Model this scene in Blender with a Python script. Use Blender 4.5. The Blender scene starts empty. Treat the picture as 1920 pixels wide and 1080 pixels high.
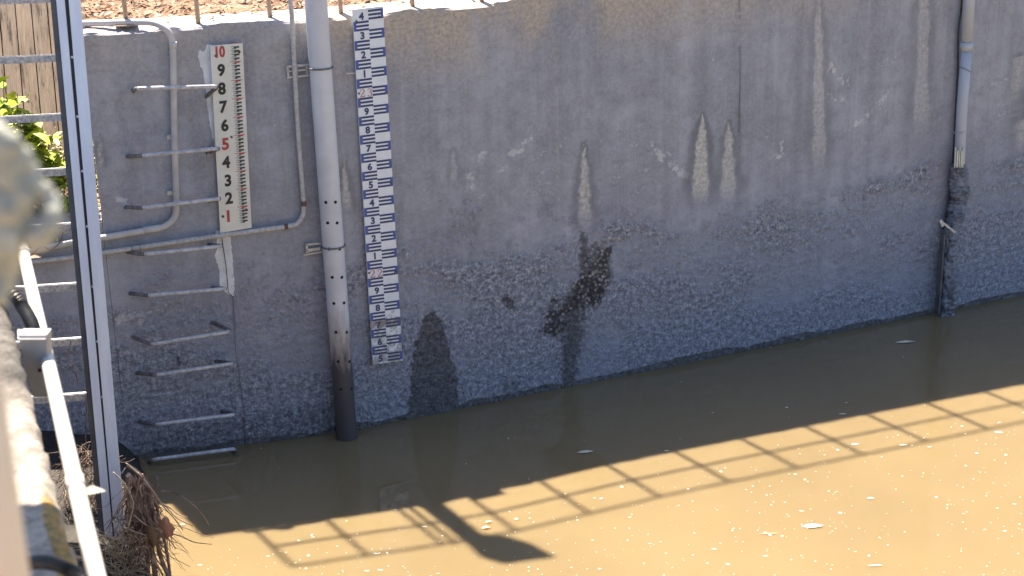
import bpy, math, random
import numpy as np
from mathutils import Vector, Matrix
random.seed(7); rng = np.random.default_rng(7)
PI = math.pi

# ---------------------------------------------------------------- camera
F_PX, VX, VY, CAM_H = 2839.0, 1150.0, 8860.0, 3.5
dn = np.array([VX-960, VY-540, F_PX]); dn /= np.linalg.norm(dn)
Zc = -dn
Fc = np.array([0, 0, 1.0]) - Zc*Zc[2]; Fc /= np.linalg.norm(Fc)
Rc = np.cross(Fc, Zc)
if Rc[0] < 0: Rc = -Rc
MW = np.array([Rc, Fc, Zc])                 # camera (x right, y down, z forward) -> world
CAM = np.array([0, 0, CAM_H])
scene = bpy.context.scene
cd = bpy.data.cameras.new('camera'); cam = bpy.data.objects.new('camera', cd)
scene.collection.objects.link(cam); scene.camera = cam
cx, cy_, cz = MW[:, 0], -MW[:, 1], -MW[:, 2]
cam.matrix_world = Matrix(((cx[0], cy_[0], cz[0], 0), (cx[1], cy_[1], cz[1], 0), (cx[2], cy_[2], cz[2], CAM_H), (0, 0, 0, 1)))
cd.sensor_width = 36.0; cd.lens = 36.0*F_PX/1920; cd.clip_start = 0.05; cd.clip_end = 500
cd.dof.use_dof = True; cd.dof.focus_distance = 8.3; cd.dof.aperture_fstop = 6.0

# ---------------------------------------------------------------- light
SUN_ELEV, SUN_AZ = 65.0, -32.0              # azimuth measured from straight ahead (+Y), clockwise positive
scene.view_settings.view_transform = 'Standard'; scene.view_settings.look = 'None'
scene.view_settings.gamma = 1.0; scene.view_settings.use_curve_mapping = False
scene.view_settings.exposure = 1.78
world = bpy.data.worlds.new('World'); scene.world = world; world.use_nodes = True
wn = world.node_tree.nodes; wl = world.node_tree.links
sky = wn.new('ShaderNodeTexSky'); sky.sky_type = 'NISHITA'; sky.sun_disc = False
sky.sun_elevation = math.radians(SUN_ELEV); sky.sun_rotation = math.radians(SUN_AZ)
wl.new(sky.outputs[0], wn['Background'].inputs[0]); wn['Background'].inputs[1].default_value = 0.066
sd = bpy.data.lights.new('sun', 'SUN'); sd.energy = 5.0; sd.angle = math.radians(0.85); sd.color = (1, 0.88, 0.71)
sun = bpy.data.objects.new('sun', sd); scene.collection.objects.link(sun)
a, e = math.radians(SUN_AZ), math.radians(SUN_ELEV)
TO_SUN = np.array([math.sin(a)*math.cos(e), math.cos(a)*math.cos(e), math.sin(e)])
sun.rotation_euler = Vector(TO_SUN).to_track_quat('Z', 'Y').to_euler(); sun.location = (0, 0, 12)

# ---------------------------------------------------------------- measuring helpers (photo pixel -> point on a real surface)
def ray(px, py): return MW @ np.array([px-960, py-540, F_PX])
def onz(px, py, z=0.0):
    r = ray(px, py); return CAM + r*(z-CAM_H)/r[2]
def onY(px, py, Y):
    r = ray(px, py); return CAM + r*Y/r[1]
def proj(P):                                 # arrays of points -> pixels
    q = (np.asarray(P)-CAM) @ MW; return 960+F_PX*q[..., 0]/q[..., 2], 540+F_PX*q[..., 1]/q[..., 2]
PA, PB, PC = np.array([-2.16, 7.505]), np.array([-0.95, 7.82]), np.array([2.22, 9.26])
dA = (PB-PA)/np.linalg.norm(PB-PA); dB = (PC-PB)/np.linalg.norm(PC-PB)
nA = np.array([dA[1], -dA[0]]); nB = np.array([dB[1], -dB[0]])      # towards the camera
def onwall(px, py, off=0.0):
    r = ray(px, py)
    for P, d, n, left in ((PA, dA, nA, True), (PB, dB, nB, False)):
        t = ((P+n*off) @ n)/(r[:2] @ n); Q = CAM + r*t
        s = (Q[:2]-PB) @ d
        if left and s < 0: return Q
    return Q
def wall_pt(s, z, off=0.0):                  # s measured along the wall from the bend
    d, n = (dA, nA) if s < 0 else (dB, nB)
    p = PB + d*s + n*off; return np.array([p[0], p[1], z])
Z_TOP = 2.33
S_CORNER = float((onwall(152, 66)[:2]-PB) @ dA)

# ---------------------------------------------------------------- mesh helpers
coll = scene.collection
class MB:
    def __init__(s): s.v = []; s.f = []; s.m = []; s.sm = []; s.slot = 0
    def add(s, vs, fs, smooth=False):
        b = len(s.v); s.v += [tuple(map(float, q)) for q in vs]
        s.f += [tuple(b+i for i in f) for f in fs]; s.m += [s.slot]*len(fs); s.sm += [smooth]*len(fs); return s
    def box(s, c, u, v, w):                  # centre and three half-vectors
        c, u, v, w = map(lambda q: np.array(q, float), (c, u, v, w))
        P = [c+a*u+b*v+d*w for a in (-1, 1) for b in (-1, 1) for d in (-1, 1)]
        fl = [(0, 1, 3, 2), (4, 6, 7, 5), (0, 4, 5, 1), (2, 3, 7, 6), (0, 2, 6, 4), (1, 5, 7, 3)]
        if np.dot(np.cross(u, v), w) < 0: fl = [f[::-1] for f in fl]
        return s.add(P, fl)
    def bar(s, a, b, up, w, h):              # box from a to b
        a = np.array(a, float); b = np.array(b, float); d = (b-a)/2; t = d/np.linalg.norm(d)
        up = np.array(up, float); up -= t*np.dot(up, t); up /= np.linalg.norm(up); sd_ = np.cross(t, up)
        return s.box((a+b)/2, d, sd_*w/2, up*h/2)
    def tube(s, pts, r, n=10, caps=True, smooth=True):
        P = [np.array(p, float) for p in pts]; R = r if hasattr(r, '__len__') else [r]*len(P)
        vs = []; prev = None
        for i, p in enumerate(P):
            t = P[min(i+1, len(P)-1)]-P[max(i-1, 0)]; t = t/(np.linalg.norm(t)+1e-12)
            if prev is None:
                u = np.cross(t, [0, 0, 1]);
                if np.linalg.norm(u) < .1: u = np.cross(t, [0, 1, 0])
            else: u = prev - t*np.dot(prev, t)
            u /= np.linalg.norm(u); prev = u; w = np.cross(t, u)
            vs += [p+R[i]*(math.cos(2*PI*k/n)*u+math.sin(2*PI*k/n)*w) for k in range(n)]
        fs = [(i*n+k, i*n+(k+1) % n, (i+1)*n+(k+1) % n, (i+1)*n+k) for i in range(len(P)-1) for k in range(n)]
        s.add(vs, fs, smooth)
        if caps:
            b = len(s.v)-len(vs)
            s.f += [tuple(b+k for k in range(n))[::-1], tuple(b+(len(P)-1)*n+k for k in range(n))]
            s.m += [s.slot]*2; s.sm += [False]*2
        return s
    def build(s, name, mats, parent=None):
        me = bpy.data.meshes.new(name); me.from_pydata(s.v, [], s.f)
        if not isinstance(mats, (list, tuple)): mats = [mats]
        for m in mats: me.materials.append(m)
        me.polygons.foreach_set('material_index', s.m); me.polygons.foreach_set('use_smooth', s.sm); me.update()
        o = bpy.data.objects.new(name, me); coll.objects.link(o)
        if parent is not None:
            o.parent = parent; o.matrix_parent_inverse = Matrix.Translation(parent.location).inverted()
        return o
def tag(o, label=None, cat=None, group=None, kind=None):
    if label: o['label'] = label
    if cat: o['category'] = cat
    if group: o['group'] = group
    if kind: o['kind'] = kind
    return o
def empty(name, loc, label, cat, group=None):
    o = bpy.data.objects.new(name, None); o.location = Vector([float(q) for q in loc]); o.empty_display_size = .1
    coll.objects.link(o); return tag(o, label, cat, group)
def smooth_path(P, n=6):                     # Catmull-Rom through points
    P = [np.array(p, float) for p in P]; Q = [P[0]]+P+[P[-1]]; out = []
    for i in range(1, len(Q)-2):
        for k in range(n):
            t = k/n; a, b, c, d = Q[i-1], Q[i], Q[i+1], Q[i+2]
            out.append(.5*((2*b)+(-a+c)*t+(2*a-5*b+4*c-d)*t*t+(-a+3*b-3*c+d)*t**3))
    out.append(P[-1]); return out
def text_polys(txt, size, bold=0.0):
    cu = bpy.data.curves.new('t', 'FONT'); cu.body = txt; cu.size = size; cu.offset = bold
    cu.align_x = 'CENTER'; cu.align_y = 'CENTER'; cu.resolution_u = 4
    o = bpy.data.objects.new('t', cu); coll.objects.link(o)
    dg = bpy.context.evaluated_depsgraph_get(); me = bpy.data.meshes.new_from_object(o.evaluated_get(dg))
    vs = [tuple(v.co) for v in me.vertices]; fs = [tuple(p.vertices) for p in me.polygons]
    bpy.data.objects.remove(o); bpy.data.curves.remove(cu); bpy.data.meshes.remove(me)
    xs = [v[0] for v in vs]; ys = [v[1] for v in vs]; mx = (min(xs)+max(xs))/2; my = (min(ys)+max(ys))/2
    return [(v[0]-mx, v[1]-my) for v in vs], fs

# ---------------------------------------------------------------- material helpers
class NT:
    def __init__(s, name):
        s.m = bpy.data.materials.new(name); s.m.use_nodes = True; s.t = s.m.node_tree; s.b = s.t.nodes['Principled BSDF']
    def n(s, typ, **kw):
        x = s.t.nodes.new(typ)
        for k, v in kw.items():
            if k.startswith('i_'):
                key = k[2:]; key = int(key) if key.isdigit() else key
                s.set(x.inputs[key], v)
            else: setattr(x, k, v)
        return x
    def set(s, inp, v):
        if isinstance(v, bpy.types.NodeSocket): s.t.links.new(v, inp)
        elif isinstance(v, bpy.types.Node): s.t.links.new(v.outputs[0], inp)
        else:
            if isinstance(v, tuple) and len(v) == 3 and inp.type == 'RGBA': v = (*v, 1)
            inp.default_value = v
    def coord(s, kind='Object', scale=(1, 1, 1)):
        c = s.n('ShaderNodeTexCoord'); mp = s.n('ShaderNodeMapping'); s.t.links.new(c.outputs[kind], mp.inputs[0]); mp.inputs['Scale'].default_value = scale
        return mp.outputs[0]
    def noise(s, vec, scale, detail=4, rough=.55):
        x = s.n('ShaderNodeTexNoise'); s.set(x.inputs['Vector'], vec); x.inputs['Scale'].default_value = scale
        x.inputs['Detail'].default_value = detail; x.inputs['Roughness'].default_value = rough; return x.outputs[0]
    def mr(s, v, a, b, c=0.0, d=1.0, smooth=False):
        x = s.n('ShaderNodeMapRange', clamp=True); s.set(x.inputs[0], v)
        for i, q in zip((1, 2, 3, 4), (a, b, c, d)): x.inputs[i].default_value = q
        if smooth: x.interpolation_type = 'SMOOTHSTEP'
        return x.outputs[0]
    def math(s, op, a, b=0.0):
        x = s.n('ShaderNodeMath', operation=op); s.set(x.inputs[0], a); s.set(x.inputs[1], b); return x.outputs[0]
    def mix(s, f, a, b, mode='MIX'):
        x = s.n('ShaderNodeMix', data_type='RGBA', blend_type=mode); s.set(x.inputs[0], f)
        s.set(x.inputs[6], a); s.set(x.inputs[7], b); return x.outputs[2]
    def attr(s, name): return s.n('ShaderNodeAttribute', attribute_name=name).outputs['Fac']
    def bump(s, h, strength=.5, dist=.01, normal=None):
        x = s.n('ShaderNodeBump'); x.inputs['Strength'].default_value = strength; x.inputs['Distance'].default_value = dist
        s.set(x.inputs['Height'], h)
        if normal is not None: s.set(x.inputs['Normal'], normal)
        return x.outputs[0]
    def P(s, **kw):
        names = dict(color='Base Color', rough='Roughness', metal='Metallic', normal='Normal', ior='IOR', spec='Specular IOR Level', sss='Subsurface Weight', trans='Transmission Weight', coat='Coat Weight')
        for k, v in kw.items(): s.set(s.b.inputs[names[k]], v)
        return s.m
def simple(name, c1, c2, scale=20, rough=.6, metal=0.0, bump=.3, bd=.002, det=5, stretch=(1, 1, 1), lo=.35, hi=.65, r2=None):
    t = NT(name); v = t.coord('Object', stretch); n = t.noise(v, scale, det); f = t.mr(n, lo, hi)
    return t.P(color=t.mix(f, c1, c2), rough=t.mr(n, lo, hi, rough, r2 if r2 is not None else rough), metal=metal, normal=t.bump(t.noise(v, scale*3, 3), bump, bd))

def wall_material():
    t = NT('weathered_wall_concrete')
    uvn = t.n('ShaderNodeUVMap', uv_map='UVMap'); uv = uvn.outputs[0]
    def mp(sx, sy):
        m = t.n('ShaderNodeMapping'); t.set(m.inputs[0], uv); m.inputs['Scale'].default_value = (sx, sy, 1); return m.outputs[0]
    big = t.noise(uv, 1.6, 5, .6); mid = t.noise(uv, 9, 6, .65); fine = t.noise(uv, 120, 4, .75); grit = t.noise(uv, 45, 5, .75)
    streak = t.noise(mp(9, .35), 1.0, 4, .6); streak2 = t.noise(mp(30, .8), 1.0, 3, .6)
    c = t.mix(t.mr(big, .33, .67), (.285, .295, .365), (.45, .465, .555))
    c = t.mix(t.mr(streak, .4, .68, 0, .55), c, (.215, .22, .265))
    c = t.mix(t.mr(streak2, .52, .75, 0, .35), c, (.50, .485, .485))
    c = t.mix(t.mr(mid, .38, .66, 0, .6), c, (.20, .205, .245)); c = t.mix(t.mr(grit, .40, .62, 0, .35), c, (.47, .465, .48)); c = t.mix(t.mr(fine, .56, .70, 0, .4), c, (.15, .145, .155))
    c = t.mix(t.attr('warm'), c, t.mix(t.mr(grit, .35, .65), (.33, .285, .25), (.60, .50, .42)))
    # low, aggregate-exposed zone
    ro = t.attr('rough')
    rn = t.math('ADD', ro, t.math('MULTIPLY', t.math('SUBTRACT', t.noise(uv, 14, 5, .7), .5), 1.3))
    rm = t.mr(rn, .22, .70, 0, 1)
    distn = t.n('ShaderNodeTexNoise'); t.set(distn.inputs['Vector'], uv); distn.inputs['Scale'].default_value = 50; distn.inputs['Detail'].default_value = 3
    wv = t.n('ShaderNodeVectorMath', operation='MULTIPLY_ADD'); t.set(wv.inputs[0], distn.outputs['Color']); wv.inputs[1].default_value = (.03, .03, 0); t.set(wv.inputs[2], uv)
    vor = t.n('ShaderNodeTexVoronoi', feature='F1'); t.set(vor.inputs['Vector'], wv.outputs[0]); vor.inputs['Scale'].default_value = 46
    vor2 = t.n('ShaderNodeTexVoronoi', feature='F1'); t.set(vor2.inputs['Vector'], wv.outputs[0]); vor2.inputs['Scale'].default_value = 95
    fa = t.noise(uv, 30, 5, .78); fb = t.noise(mp(1.07, .93), 58, 4, .75)
    agg = t.math('ADD', t.math('MULTIPLY', fa, .6), t.math('MULTIPLY', fb, .4))
    aggc = t.mix(t.mr(agg, .43, .49), (.07, .07, .09), (.33, .335, .38)); aggc = t.mix(t.mr(agg, .51, .57), aggc, (.76, .77, .86))
    aggc = t.mix(t.mr(t.noise(uv, 22, 4, .7), .45, .65, 0, .45), aggc, (.25, .25, .29))
    c = t.mix(t.math('MULTIPLY', rm, .85), c, aggc)
    c = t.mix(t.math('MULTIPLY', t.attr('low'), .42), c, (.28, .30, .42))
    # scratches / lime marks and pale run-off spikes
    fl = t.mr(t.math('ADD', t.attr('scratch'), t.math('SUBTRACT', grit, .5)), .52, .66)
    c = t.mix(t.math('MULTIPLY', fl, .62), c, (.66, .64, .66))
    speck = t.mr(t.noise(uv, 75, 2, .5), .71, .75); c = t.mix(t.math('MULTIPLY', speck, .6), c, (.75, .73, .7))
    dsp = t.mr(t.noise(mp(1.01, 1.03), 60, 3, .6), .31, .26); c = t.mix(t.math('MULTIPLY', dsp, .7), c, (.07, .065, .065))
    pl = t.math('ADD', t.attr('pale'), t.math('MULTIPLY', t.math('SUBTRACT', mid, .5), .7))
    c = t.mix(t.mr(pl, .25, .95, 0, .85), c, t.mix(t.mr(grit, .35, .65), (.34, .32, .30), (.72, .69, .65)))
    c = t.mix(t.mr(t.attr('halo'), .0, 1, 0, .62), c, (.13, .13, .15))
    wt = t.mr(t.math('ADD', t.attr('wet'), t.math('MULTIPLY', t.math('SUBTRACT', grit, .5), .9)), .4, .62)
    c = t.mix(t.math('MULTIPLY', wt, .8), c, t.mix(t.mr(agg, .44, .56), (.035, .034, .038), (.13, .125, .13)))
    peb = t.math('MULTIPLY', t.mr(t.math('ADD', t.attr('pebble'), t.math('MULTIPLY', t.math('SUBTRACT', mid, .5), 2.6)), .42, .85), .85)
    c = t.mix(peb, c, t.mix(t.mr(vor.outputs['Distance'], .30, .55), t.mix(t.n('ShaderNodeSeparateColor', i_0=vor.outputs['Color']).outputs[0], (.10, .095, .10), (.50, .48, .50)), (.03, .028, .03)))
    pt = t.mr(t.math('ADD', t.attr('paint'), t.math('MULTIPLY', t.math('SUBTRACT', t.noise(uv, 38, 5, .65), .5), .9)), .49, .51)
    c = t.mix(pt, c, t.mix(t.mr(mid, .4, .7), (.80, .82, .88), (.6, .6, .64)))
    rust = t.attr('rust'); c = t.mix(t.mr(t.math('ADD', rust, t.math('SUBTRACT', grit, .5)), .5, .75, 0, .5), c, (.2, .09, .05))
    c = t.mix(t.attr('seam'), c, (.05, .05, .05))
    h = t.math('ADD', t.math('MULTIPLY', agg, t.math('MULTIPLY', rm, 2.6)), t.math('MULTIPLY', fine, .25))
    h = t.math('ADD', h, t.math('MULTIPLY', pt, .12))
    return t.P(color=c, rough=t.mr(wt, 0, 1, .9, .45), normal=t.bump(h, .9, .012))

def water_material():
    t = NT('muddy_water'); v = t.coord('Object')
    n = t.noise(v, .9, 3); n2 = t.noise(v, 6, 2)
    c = t.mix(t.mr(n, .3, .7), (.212, .160, .086), (.242, .184, .100))
    rip = t.math('ADD', t.noise(v, 2.2, 2), t.math('MULTIPLY', n2, .25))
    t.P(color=c, rough=.03, ior=1.45, spec=.75, sss=1.0, normal=t.bump(rip, .06, .02))
    t.b.inputs['Subsurface Radius'].default_value = (.07, .07, .06); t.b.inputs['Subsurface Scale'].default_value = 1.6
    return t.m
def planks_material():
    t = NT('weathered_planks'); v = t.coord('UV')
    m = t.n('ShaderNodeMapping'); t.set(m.inputs[0], v); m.inputs['Scale'].default_value = (26, 2.2, 1)
    g = t.noise(m.outputs[0], 1.5, 8, .7); g2 = t.noise(v, 7, 5)
    w = t.n('ShaderNodeSeparateXYZ'); t.set(w.inputs[0], v)
    idx = t.math('FLOOR', t.math('MULTIPLY', w.outputs[0], 1/.088)); wn_ = t.n('ShaderNodeTexWhiteNoise', noise_dimensions='1D'); t.set(wn_.inputs['W'], idx)
    c = t.mix(t.mr(g, .3, .7), (.15, .10, .07), (.40, .30, .22)); c = t.mix(t.mr(wn_.outputs[0], 0, 1, 0, .35), c, (.27, .22, .175))
    c = t.mix(t.mr(g2, .6, .75, 0, .6), c, (.14, .11, .09))
    c = t.mix(t.mr(g, .45, .38, 0, .9), c, (.07, .045, .035))
    return t.P(color=c, rough=.85, normal=t.bump(g, .8, .01))
def coping_material():
    t = NT('mossy_coping_concrete'); v = t.coord('Object')
    g = t.noise(v, 14, 7, .7); f = t.noise(v, 60, 5, .7); b = t.noise(v, 4, 3)
    yy = t.n('ShaderNodeSeparateXYZ'); t.set(yy.inputs[0], v); far = t.mr(yy.outputs[1], 2.72, 2.95)  # far stretch darkened below: cast shade painted into the coping colour
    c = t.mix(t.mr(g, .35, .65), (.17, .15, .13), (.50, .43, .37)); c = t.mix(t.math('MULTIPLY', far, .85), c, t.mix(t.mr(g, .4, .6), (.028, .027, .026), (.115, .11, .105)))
    c = t.mix(t.mr(f, .55, .68, 0, .7), c, (.07, .065, .055))
    mo = t.attr('moss'); c = t.mix(t.mr(t.math('ADD', mo, t.math('SUBTRACT', g, .5)), .45, .6, 0, .9), c, t.mix(t.mr(f, .4, .6), (.42, .24, .05), (.16, .12, .04)))
    c = t.mix(t.mr(t.math('MULTIPLY', b, g), .32, .38, 0, .7), c, (.13, .14, .11))
    return t.P(color=c, rough=.9, normal=t.bump(t.math('ADD', g, f), .8, .012))
def gauge_paint(name, base, dirt=.3, gk=1.0):
    t = NT(name); v = t.coord('Generated'); o = t.coord('Object')
    w = t.n('ShaderNodeSeparateXYZ'); t.set(w.inputs[0], o)
    g = t.noise(o, 28, 6, .7); f = t.noise(o, 110, 3, .7)
    grime = t.mr(w.outputs[2], 1.05, .35, 0, 1)       # silt sticks to the lower, often flooded end
    band = t.math('MULTIPLY', t.mr(w.outputs[2], .56, .60), t.mr(w.outputs[2], .67, .63))
    k = t.math('ADD', t.math('MULTIPLY', grime, .35), t.math('SUBTRACT', g, .5))
    c = t.mix(t.mr(k, .22, .34, 0, .75*gk), base, (.2, .18, .17))
    c = t.mix(t.mr(t.math('ADD', t.math('MULTIPLY', band, .5), t.math('SUBTRACT', g, .5)), .28, .5, 0, .85*gk), c, (.13, .10, .09))
    c = t.mix(t.mr(g, .35, .7, 0, dirt), c, tuple(x*.7 for x in base))
    return t.P(color=c, rough=.45, normal=t.bump(f, .15, .001))

M = {}
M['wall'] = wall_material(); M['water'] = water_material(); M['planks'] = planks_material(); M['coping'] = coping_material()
M['pipe'] = simple('grey_pvc', (.40, .43, .50), (.50, .53, .61), 6, .42, bump=.08, stretch=(1, 1, .3))
M['conduit'] = simple('conduit_pvc', (.44, .42, .43), (.56, .54, .55), 9, .5, bump=.1)
M['conduit_old'] = simple('weathered_conduit', (.40, .385, .39), (.58, .56, .57), 60, .6, bump=.3)
M['iron'] = simple('step_iron_steel', (.36, .36, .40), (.58, .58, .63), 40, .4, metal=.1, bump=.4)
M['armiron'] = simple('grimy_iron_arm', (.10, .095, .10), (.22, .21, .22), 40, .6, metal=.1, bump=.4)  # arms darker than the bars so the bent shape stands out
M['irondark'] = simple('rusted_iron', (.09, .06, .05), (.2, .13, .1), 40, .7, metal=.2, bump=.5)
M['alu'] = simple('ladder_aluminium', (.72, .75, .88), (.82, .85, .94), 5, .5, metal=.15, bump=.06, stretch=(4, 4, .4))
M['aluw'] = simple('ladder_aluminium_worn', (.5, .51, .56), (.64, .65, .72), 12, .5, metal=.45, bump=.15)
M['rail_dark'] = simple('dull_rail_side', (.10, .10, .11), (.15, .145, .15), 12, .6, metal=.2, bump=.2)  # dark tone holds the rail recess's shade and grime; angle iron shares it
M['rung'] = simple('ribbed_rung', (.32, .32, .35), (.60, .60, .64), 70, .55, metal=.35, bump=.6)
M['galv'] = simple('galvanised_sheet', (.36, .35, .36), (.48, .47, .48), 18, .5, metal=.35, bump=.1)
M['post'] = simple('railing_paint', (.26, .19, .15), (.36, .28, .22), 18, .55, bump=.3)
M['black'] = simple('black_rubber', (.018, .018, .02), (.045, .043, .045), 40, .45, bump=.3)
M['hole'] = simple('hole_dark', (.012, .011, .012), (.02, .018, .018), 30, .9)
M['wrap'] = simple('dark_plastic_sheet', (.085, .095, .12), (.22, .235, .29), 14, .24, bump=.3, r2=.5)
M['rope'] = simple('faded_rope', (.33, .34, .29), (.52, .52, .46), 60, .9, bump=.8, bd=.004)
M['cream'] = simple('cream_post_paint', (.86, .66, .48), (.90, .74, .57), 8, .5)
M['whitepipe'] = simple('white_conduit', (.56, .53, .50), (.66, .63, .60), 14, .45, bump=.1)
M['root'] = simple('dry_roots', (.09, .06, .055), (.34, .24, .20), 25, .9, bump=.5)
M['straw'] = simple('dry_straw', (.30, .24, .17), (.50, .42, .32), 25, .85, bump=.2)
M['leafbrown'] = simple('dead_leaf_brown', (.20, .09, .07), (.33, .17, .12), 16, .7, bump=.4)
M['green'] = simple('young_leaf_green', (.22, .34, .02), (.46, .50, .05), 12, .5, bump=.2)
M['greend'] = simple('shrub_leaf_green', (.22, .24, .05), (.46, .42, .16), 14, .55, bump=.2)
M['stem'] = simple('plant_stem', (.12, .12, .04), (.2, .17, .08), 20, .8)
M['specks'] = simple('pale_foam', (.62, .58, .50), (.82, .80, .74), 30, .6, bump=0)
M['paleleaf'] = simple('pale_floating_leaf', (.50, .50, .40), (.68, .66, .55), 30, .6)
M['cord'] = simple('dry_cord', (.28, .26, .25), (.42, .40, .38), 50, .9)
M['mud'] = simple('wet_mud', (.018, .015, .013), (.045, .038, .032), 10, .75, bump=.8, bd=.02)  # mud colour darkened to carry the shade of the corner by the ladder
M['soil'] = simple('leaf_mulch_ground', (.10, .06, .04), (.33, .21, .14), 16, .95, bump=1, bd=.02)
M['litter1'] = simple('litter_brown', (.26, .14, .09), (.40, .24, .16), 9, .85); M['litter2'] = simple('litter_tan', (.44, .30, .21), (.58, .43, .33), 9, .85)
M['litter3'] = simple('litter_dark', (.06, .04, .03), (.14, .09, .06), 9, .9); M['bark'] = simple('grey_tan_dust', (.42, .33, .26), (.58, .47, .38), 20, .95, bump=.6)
M['white'] = gauge_paint('gauge_white', (.78, .82, .90)); M['blue'] = gauge_paint('gauge_blue', (.06, .11, .42), .5, .4)
M['navy'] = gauge_paint('gauge_navy', (.03, .05, .17), .5, .3)
M['cellred'] = gauge_paint('gauge_red', (.55, .10, .12)); M['board'] = simple('cream_board', (.66, .65, .60), (.74, .73, .68), 12, .5, bump=.05)
M['ink'] = simple('black_ink', (.02, .02, .022), (.035, .033, .035), 40, .5); M['inkred'] = simple('red_ink', (.42, .04, .05), (.5, .08, .08), 40, .5)
M['zinc'] = simple('white_bracket', (.45, .44, .43), (.6, .59, .57), 30, .5, metal=.2)
M['wire'] = simple('clamp_wire', (.12, .11, .11), (.25, .24, .24), 30, .5, metal=.5)

# ---------------------------------------------------------------- noise on arrays
def vnoise(x, y, seed=0):
    xi = np.floor(x).astype(np.int64); yi = np.floor(y).astype(np.int64); xf = x-xi; yf = y-yi
    xf = xf*xf*(3-2*xf); yf = yf*yf*(3-2*yf)
    def h(i, j):
        k = (i*374761393 + j*668265263 + seed*982451653) & 0xffffffff
        k = ((k ^ (k >> 13))*1274126177) & 0xffffffff; return ((k ^ (k >> 16)) & 0xffff)/65535.0
    return (h(xi, yi)*(1-xf)+h(xi+1, yi)*xf)*(1-yf)+(h(xi, yi+1)*(1-xf)+h(xi+1, yi+1)*xf)*yf
def fbm(x, y, f, o=4, seed=0):
    r = 0; a = .5; t = 0
    for i in range(o): r = r+a*vnoise(x*f, y*f, seed+i); t += a; a *= .5; f *= 2.03
    return r/t
def sstep(x, a, b): t = np.clip((x-a)/(b-a), 0, 1); return t*t*(3-2*t)

# ---------------------------------------------------------------- the tall concrete wall
def spike(px, py, x, y0, y1, w, lean=0.0, top=.15):
    """tapered run-off mark: narrow at y0, widest at two thirds"""
    t = (py-y0)/(y1-y0); c = x+lean*t
    prof = np.clip(t/ top, 0, 1)**.8*(.35+.65*np.clip(t/.75, 0, 1))*(.85+.3*vnoise(py*.05, px*.01, int(x)))
    ww = w*prof+1e-3; inside = (t > 0) & (t < 1.08)
    fade = 1-sstep(t, .7, 1.06); return np.where(inside, sstep(1-np.abs(px-c)/ww, 0, .45)*fade, 0), np.where(inside, sstep(1-np.abs(px-c)/(ww*2.1+4), 0, .5)*fade, 0)
def poly_mask(px, py, pts, soft):
    P = np.array(pts, float); inside = np.zeros(px.shape, bool); d2 = np.full(px.shape, 1e9); j = len(P)-1
    for i in range(len(P)):
        xi, yi = P[i]; xj, yj = P[j]
        c = ((yi > py) != (yj > py)) & (px < (xj-xi)*(py-yi)/((yj-yi) or 1e-9)+xi); inside ^= c
        ex, ey = xj-xi, yj-yi; t = np.clip(((px-xi)*ex+(py-yi)*ey)/(ex*ex+ey*ey), 0, 1)
        d2 = np.minimum(d2, (px-xi-t*ex)**2+(py-yi-t*ey)**2); j = i
    d = np.sqrt(d2); return np.clip(.5+np.where(inside, d, -d)/(2*soft), 0, 1)
def line_mask(px, py, pts, w):
    r = np.zeros(px.shape)
    for (x0, y0), (x1, y1) in zip(pts, pts[1:]):
        ex, ey = x1-x0, y1-y0; t = np.clip(((px-x0)*ex+(py-y0)*ey)/(ex*ex+ey*ey+1e-9), 0, 1)
        r = np.maximum(r, np.clip(1-np.sqrt((px-x0-t*ex)**2+(py-y0-t*ey)**2)/w, 0, 1))
    return r
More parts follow.
